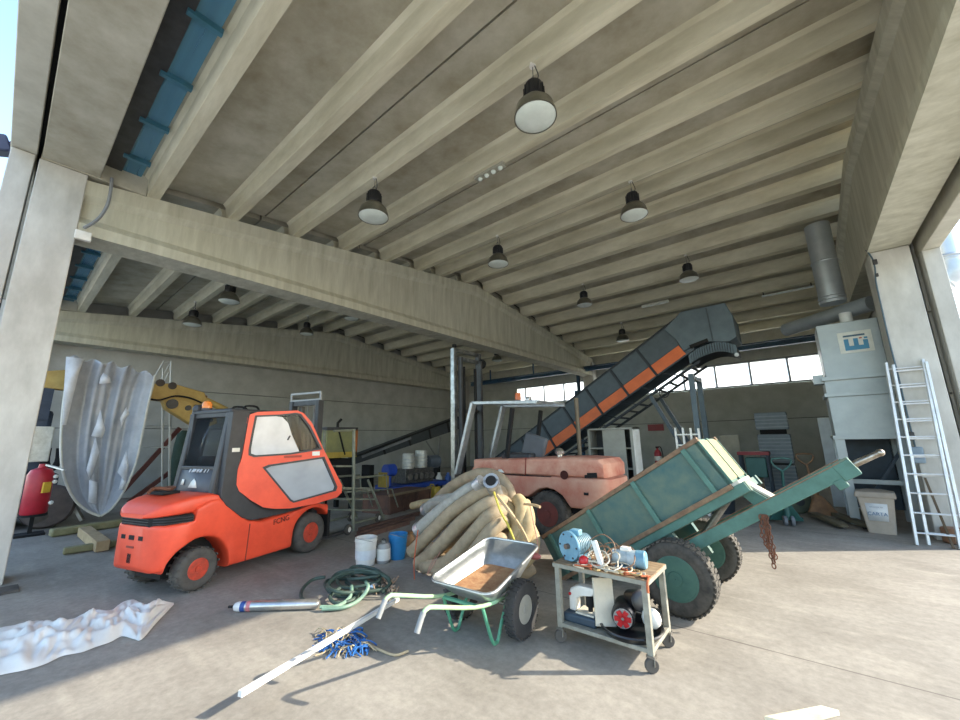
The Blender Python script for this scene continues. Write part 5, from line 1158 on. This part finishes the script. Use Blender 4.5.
# beams on the floor
olv = M('beam_olive', '8f8a66', .7, col2='77724f', scale=6); wod = M('wood_block', 'b8a07a', .8, col2='9d8562', scale=6)
p, q = F(50, 533, .08), F(131, 521, .08); tag(MB().bar(p, q, .2, .14).build('fork_beam', olv, bevel=.03), 'long olive beam lying on the floor beneath the hanging cover', 'beam')
p, q = F(63, 551, .06), F(116, 543, .06); tag(MB().bar(p, q, .13, .1).build('fork_beam', olv, bevel=.02), 'short olive beam lying nearer the camera beside the wood block', 'beam')
p, q = F(84, 531, .09), F(103, 546, .09); tag(MB().bar(p, q, .17, .16).build('wood_block', wod, bevel=.01), 'pale wood block lying across between the two olive beams', 'block')

# ================================================================== MIDDLE BACK: HOPPER, ROLLING STAIRS, ENGINE, DARK CONVEYOR
oy = M('hopper_olive', '8d8a56', .6, col2='7b7a52', scale=5); yo = M('hopper_yellow', 'b79a3c', .6, col2='9c8436'); 
hpX = -9.0; ho = thing('yellow_hopper', 'yellow and olive hopper machine standing behind the orange forklift', 'machine', (hpX-.4, 5.55, 0))
y0, y1 = 5.10, 5.95
MB().span((hpX-.8, y0, 1.42), (hpX, y1-.06, 1.95)).build('tank', oy, ho, world=True, bevel=.01); MB().span((hpX-.8, y0-.02, 1.95), (hpX+.02, y1, 2.03)).build('rim', greyp, ho, world=True); MB().span((hpX-.82, y0, 1.28), (hpX+.02, y1, 1.42)).build('lower_band', yo, ho, world=True)
MB().span((hpX-.8, y1-.07, 1.3), (hpX+.02, y1, 1.98)).build('end_post', M('post_orange', 'b0662f', .6), ho, world=True)
MB().bar((hpX+.02, 5.4, 1.95), (hpX+.02, 5.6, 1.35), .03, .03).build('brace', darkm, ho, world=True); MB().tube([(hpX-.3, 5.55, 2.03), (hpX-.3, 5.55, 2.15), (hpX-.3, 5.65, 2.25)], .035, 8).build('exhaust', darkm, ho, world=True)
for y in (y0+.06, y1-.06):
    for x in (hpX-.74, hpX-.06): MB().span((x-.05, y-.05, 0), (x+.05, y+.05, 1.3)).build('leg', darkm, ho, world=True)
MB().span((hpX-.75, y0+.1, .3), (hpX-.1, y1-.1, 1.25)).build('engine_box', darkm, ho, world=True)
# rolling stairs
sg = M('stairs_grey_green', '8c8f7c', .55, .2, col2='77796a', scale=8); SP = F(353, 533); SQ = F(384, 520); sdv = (SQ-SP).normalized()
stt = thing('rolling_stairs', 'grey green metal rolling stairs on small wheels behind the orange forklift', 'stairs', SP)
def OP(x, y, e=0.): 
    off = V((-sdv.y, sdv.x, 0))*e; return on_plane(x, y, SP, sdv) + off
for e in (0, .65):
    for a, b, r in (((354, 429), (353, 531), .03), ((368, 480), (384, 519), .025), ((354, 478), (386, 475), .02), ((386, 475), (388, 494), .012), ((352, 524), (384, 515), .02), ((346, 492), (392, 489), .015), ((392, 489), (398, 507), .015), ((353, 430), (334, 431), .02)):
        MB().cyl(OP(*a, e), OP(*b, e), r, n=8).build('tube', sg, stt, world=True)
    for x, y in ((348, 530), (378, 519)):
        p = OP(x, y, e); p.z = .096; MB().lathe([(.02, -.03), (.085, -.03), (.095, -.01), (.095, .01), (.085, .03), (.02, .03)], p, V((-sdv.y, sdv.x, 0)), 16).build('wheel', trub, stt, world=True)
        MB().cyl(p-V((-sdv.y, sdv.x, 0))*.034, p+V((-sdv.y, sdv.x, 0))*.034, .045, n=10).build('wheel_hub', white, stt, world=True)
for a, b in (((336, 467), (354, 467)), ((343, 489), (371, 489)), ((346, 500), (376, 500)), ((350, 511), (380, 511))):
    p, q = OP(*a), OP(*b); s_ = V((-sdv.y, sdv.x, 0)); MB().add([p, q, q+s_*.65, p+s_*.65]+[x+V((0, 0, .03)) for x in (p, q, q+s_*.65, p+s_*.65)], [(0, 1, 2, 3), (4, 5, 6, 7), (0, 1, 5, 4), (1, 2, 6, 5), (2, 3, 7, 6), (3, 0, 4, 7)]).build('step', sg, stt, world=True)
rsb = M('timber_brown', '6a4e40', .85, col2='51392f', scale=9)
ra, rb_ = F(388, 515), F(430, 504); rdv = (rb_-ra).normalized(); rn = V((-rdv.y, rdv.x, 0)); L_ = (rb_-ra).length
rbx = MB(); q4 = [ra, rb_, rb_+rn*.8, ra+rn*.8]; rbx.v = [p+V((0, 0, .0)) for p in q4]+[p+V((0, 0, .42)) for p in q4]; rbx.f = [(3, 2, 1, 0), (4, 5, 6, 7), (0, 1, 5, 4), (1, 2, 6, 5), (2, 3, 7, 6), (3, 0, 4, 7)]
rbo = thing('rusty_frame', 'low rusty brown steel box on the floor behind the rolling stairs', 'steel box', (ra+rb_)/2+rn*.4)
rbx.build('box', M('rust_plate', '6e4c3c', .85, col2='4c3830', scale=5), rbo, world=True)
for t in (.02, .33, .66, .98): MB().bar(ra.lerp(rb_, t)-rn*.02, ra.lerp(rb_, t)-rn*.02+V((0, 0, .44)), .05, .04).build('rib', rsb, rbo, world=True)
MB().bar(ra-rn*.02+V((0, 0, .42)), rb_-rn*.02+V((0, 0, .42)), .05, .05).build('rim', M('rim_tan', '8a7458', .8), rbo, world=True)
for k in range(3):
    p = F(395, 522+k*3.2); tag(MB().bar(p-rdv*1.0+V((0, 0, .04)), p+rdv*(.8-.2*k)+V((0, 0, .04)), .09, .08).build('steel_bar', rsb), 'rusty brown bar on the floor in front of the low rusty box', 'bar', 'rusty bars behind the rolling stairs')
# engine on blue skid
ebl = M('skid_blue', '23459a', .5, col2='1c3a80'); en = thing('engine_unit', 'engine with two pale cylinders on a bright blue skid near the dark conveyor', 'engine', (-9.4, 8.3, 0))
MB().span((-9.9, 7.2, .28), (-9.0, 9.3, .42)).build('skid', ebl, en, world=True, bevel=.02)
for y in (7.4, 9.1): MB().span((-9.8, y-.1, 0), (-9.1, y+.1, .28)).build('skid_foot', darkm, en, world=True)
MB().span((-9.7, 7.75, .42), (-9.2, 8.9, .85)).build('block', M('engine_dark', '3a3a3a', .5, .4, col2='66645f', scale=18), en, world=True, bevel=.03)
for y, r, h in ((7.98, .17, .42), (8.5, .19, .5)):
    c_ = MB(); c_.lathe([(.02, .85), (r, .85), (r, .85+h), (r*.9, .87+h), (.02, .87+h)], (-9.35, y, 0), n=20); cy_ = c_.build('cylinder', M('cylinder_pale', 'c9c8bf', .4, .3), en, world=True)
    for k in range(4): MB().lathe([(r, -.01), (r+.02, 0), (r, .01)], (-9.35, y, .92+k*.1), n=20, caps=False).build('fin', alu, cy_, world=True)
MB().cyl((-9.35, 8.75, 1.0), (-9.35, 9.2, 1.0), .2).build('dynamo', M('dynamo_grey', '77808a', .4, .5), en, world=True)
for k in range(5): MB().lathe([(.03, -.04), (.09, -.04), (.09, .04), (.03, .04)], (-9.12, 7.85+.22*k, .62), (1, 0, 0), 14).build('pulley', steel, en, world=True)
MB().cyl((-9.3, 7.1, .85), (-9.3, 7.4, .85), .17).cyl((-9.3, 7.25, .4), (-9.3, 7.25, .8), .06).build('blue_drum', M('drum_blue', '2c4fb0', .4), en, world=True)
MB().span((-9.5, 7.02, .4), (-9.2, 7.16, .8)).build('yellow_guard', yo, en, world=True)
p = F(431, 499); jc = thing('jerrycan', 'yellow plastic jerrycan on the floor right of the blue skid', 'canister', p+V((0, .1, 0))); yj = M('jerry_yellow', 'c9ac3c', .5, col2='b4983a')
MB().span((-.2, -.12, 0), (.2, .12, .34)).build('body', yj, jc, bevel=.04); MB().cyl((.12, 0, .33), (.12, 0, .40), .04).build('cap', darkm, jc); MB().tube([(-.15, 0, .33), (-.12, 0, .39), (.0, 0, .39), (.03, 0, .33)], .02, 8).build('handle', yj, jc)
for px, nm, mt, lab in ((439, 'white_bottle', white, 'white plastic bottle standing beside the yellow jerrycan'), (448, 'blue_bottle', M('bottle_blue', '2a4f94', .4), 'blue plastic bottle left of the silver mast foot')):
    p = F(px, 490); tag(MB().lathe([(.01, 0), (.1, 0), (.11, .02), (.11, .42), (.05, .52), (.05, .58), (.01, .58)], p, n=18).build(nm, mt), lab, 'bottle')
p = F(405, 547); bj = MB().lathe([(.01, 0), (.07, 0), (.09, .06), (.08, .12), (.04, .17), (.05, .22), (.01, .22)], p+V((0, .1, 0)), n=18); tag(bj.build('brown_jar', M('jar_brown', '96744a', .5, col2='7d5c3a')), 'small brown jar between the blue bucket and the hose heap', 'jar')
# dark conveyor
XD = -12.6; cd = thing('dark_conveyor', 'dark grey inclined conveyor trough near the left wall behind the engine', 'conveyor', (XD, 11, 0))
a0, a1, b0, b1 = PX(356, 456, XD), PX(442, 423, XD), PX(356, 464, XD), PX(462, 428, XD); a2 = PX(462, 416, XD)
dkc = M('trough_dark', '44494c', .55, .2, col2='383d40')
pr_ = MB(); pr_.prism([(a0.y, a0.z), (a2.y, a2.z), (b1.y, b1.z), (b0.y, b0.z)], lambda a, b, t: V((t, a, b)), XD-.5, XD); tg_ = pr_.build('trough', dkc, cd, world=True)
MB().bar(V((XD+.03, a0.y, a0.z)), V((XD+.03, a2.y, a2.z)), .06, .05, (1, 0, 0)).build('top_rail', darkm, tg_, world=True)
p, q = PX(362, 457, XD+.05), PX(411, 438, XD+.05); MB().bar(p, q, .09, .03, (1, 0, 0)).build('pale_rail', M('rail_pale', '8e9294', .4, .5), tg_, world=True)
for t in (.2, .42, .62, .82): p = V((XD+.02, a0.y+(a2.y-a0.y)*t, a0.z+(a2.z-a0.z)*t)); q = V((XD+.02, b0.y+(b1.y-b0.y)*(t+.02), b0.z+(b1.z-b0.z)*(t+.02))); MB().bar(p, q, .06, .05, (1, 0, 0)).build('stiffener', darkm, tg_, world=True)
for a, b in (((426, 441), (437, 458)), ((440, 437), (438, 458))): MB().cyl(PX(*a, XD), PX(*b, XD), .03, n=8).build('strut', M('strut_pale', '8a8a86', .5), cd, world=True)
p = PX(438, 458, XD); MB().span((XD-.5, p.y-.1, 0), (XD+.05, p.y+.1, p.z)).build('support', darkm, cd, world=True); p = PX(372, 465, XD); MB().span((XD-.5, p.y-.1, 0), (XD, p.y+.1, p.z)).build('support', darkm, cd, world=True)
# conduit on the front left column, lamp outside
kc = thing('conduit', 'grey cable conduit with junction box on the left column head', 'conduit', PX(85, 235, -7.9))
MB().tube([PX(x, y, -7.9) for x, y in ((112, 178), (110, 195), (106, 208), (97, 220), (84, 228))], .022, 8, sub=3).build('pipe', M('conduit_grey', '8a8d90', .5), kc, world=True); MB().box(PX(83, 236, -7.9), (.08, .18, .14)).build('junction_box', white, kc, world=True, bevel=.01)
p = PX(3, 148, -9.2); fl_ = thing('floodlight', 'dark floodlight on a bracket outside the left column at the picture edge', 'lamp', p)
MB().box((0, -.1, 0), (.25, .35, .28), Matrix.Rotation(.4, 3, 'X')).build('body', M('flood_dark', '3a3f58', .5), fl_, bevel=.03); MB().bar((0, .05, .05), (.5, .2, .1), .06, .06).bar((0, .05, -.05), (.4, .2, -.1), .05, .05).build('bracket', M('flood_dark', '3a3f58', .5), fl_); MB().box((.02, -.16, -.04), (.2, .2, .2), Matrix.Rotation(.4, 3, 'X')).build('glass', lens, fl_)

p = F(4, 592); tag(MB().box(p+V((0, 0, .015)), (.3, .22, .03)).build('rubber_mat', rubber, bevel=.005), 'small dark rubber mat at the foot of the left column', 'mat')
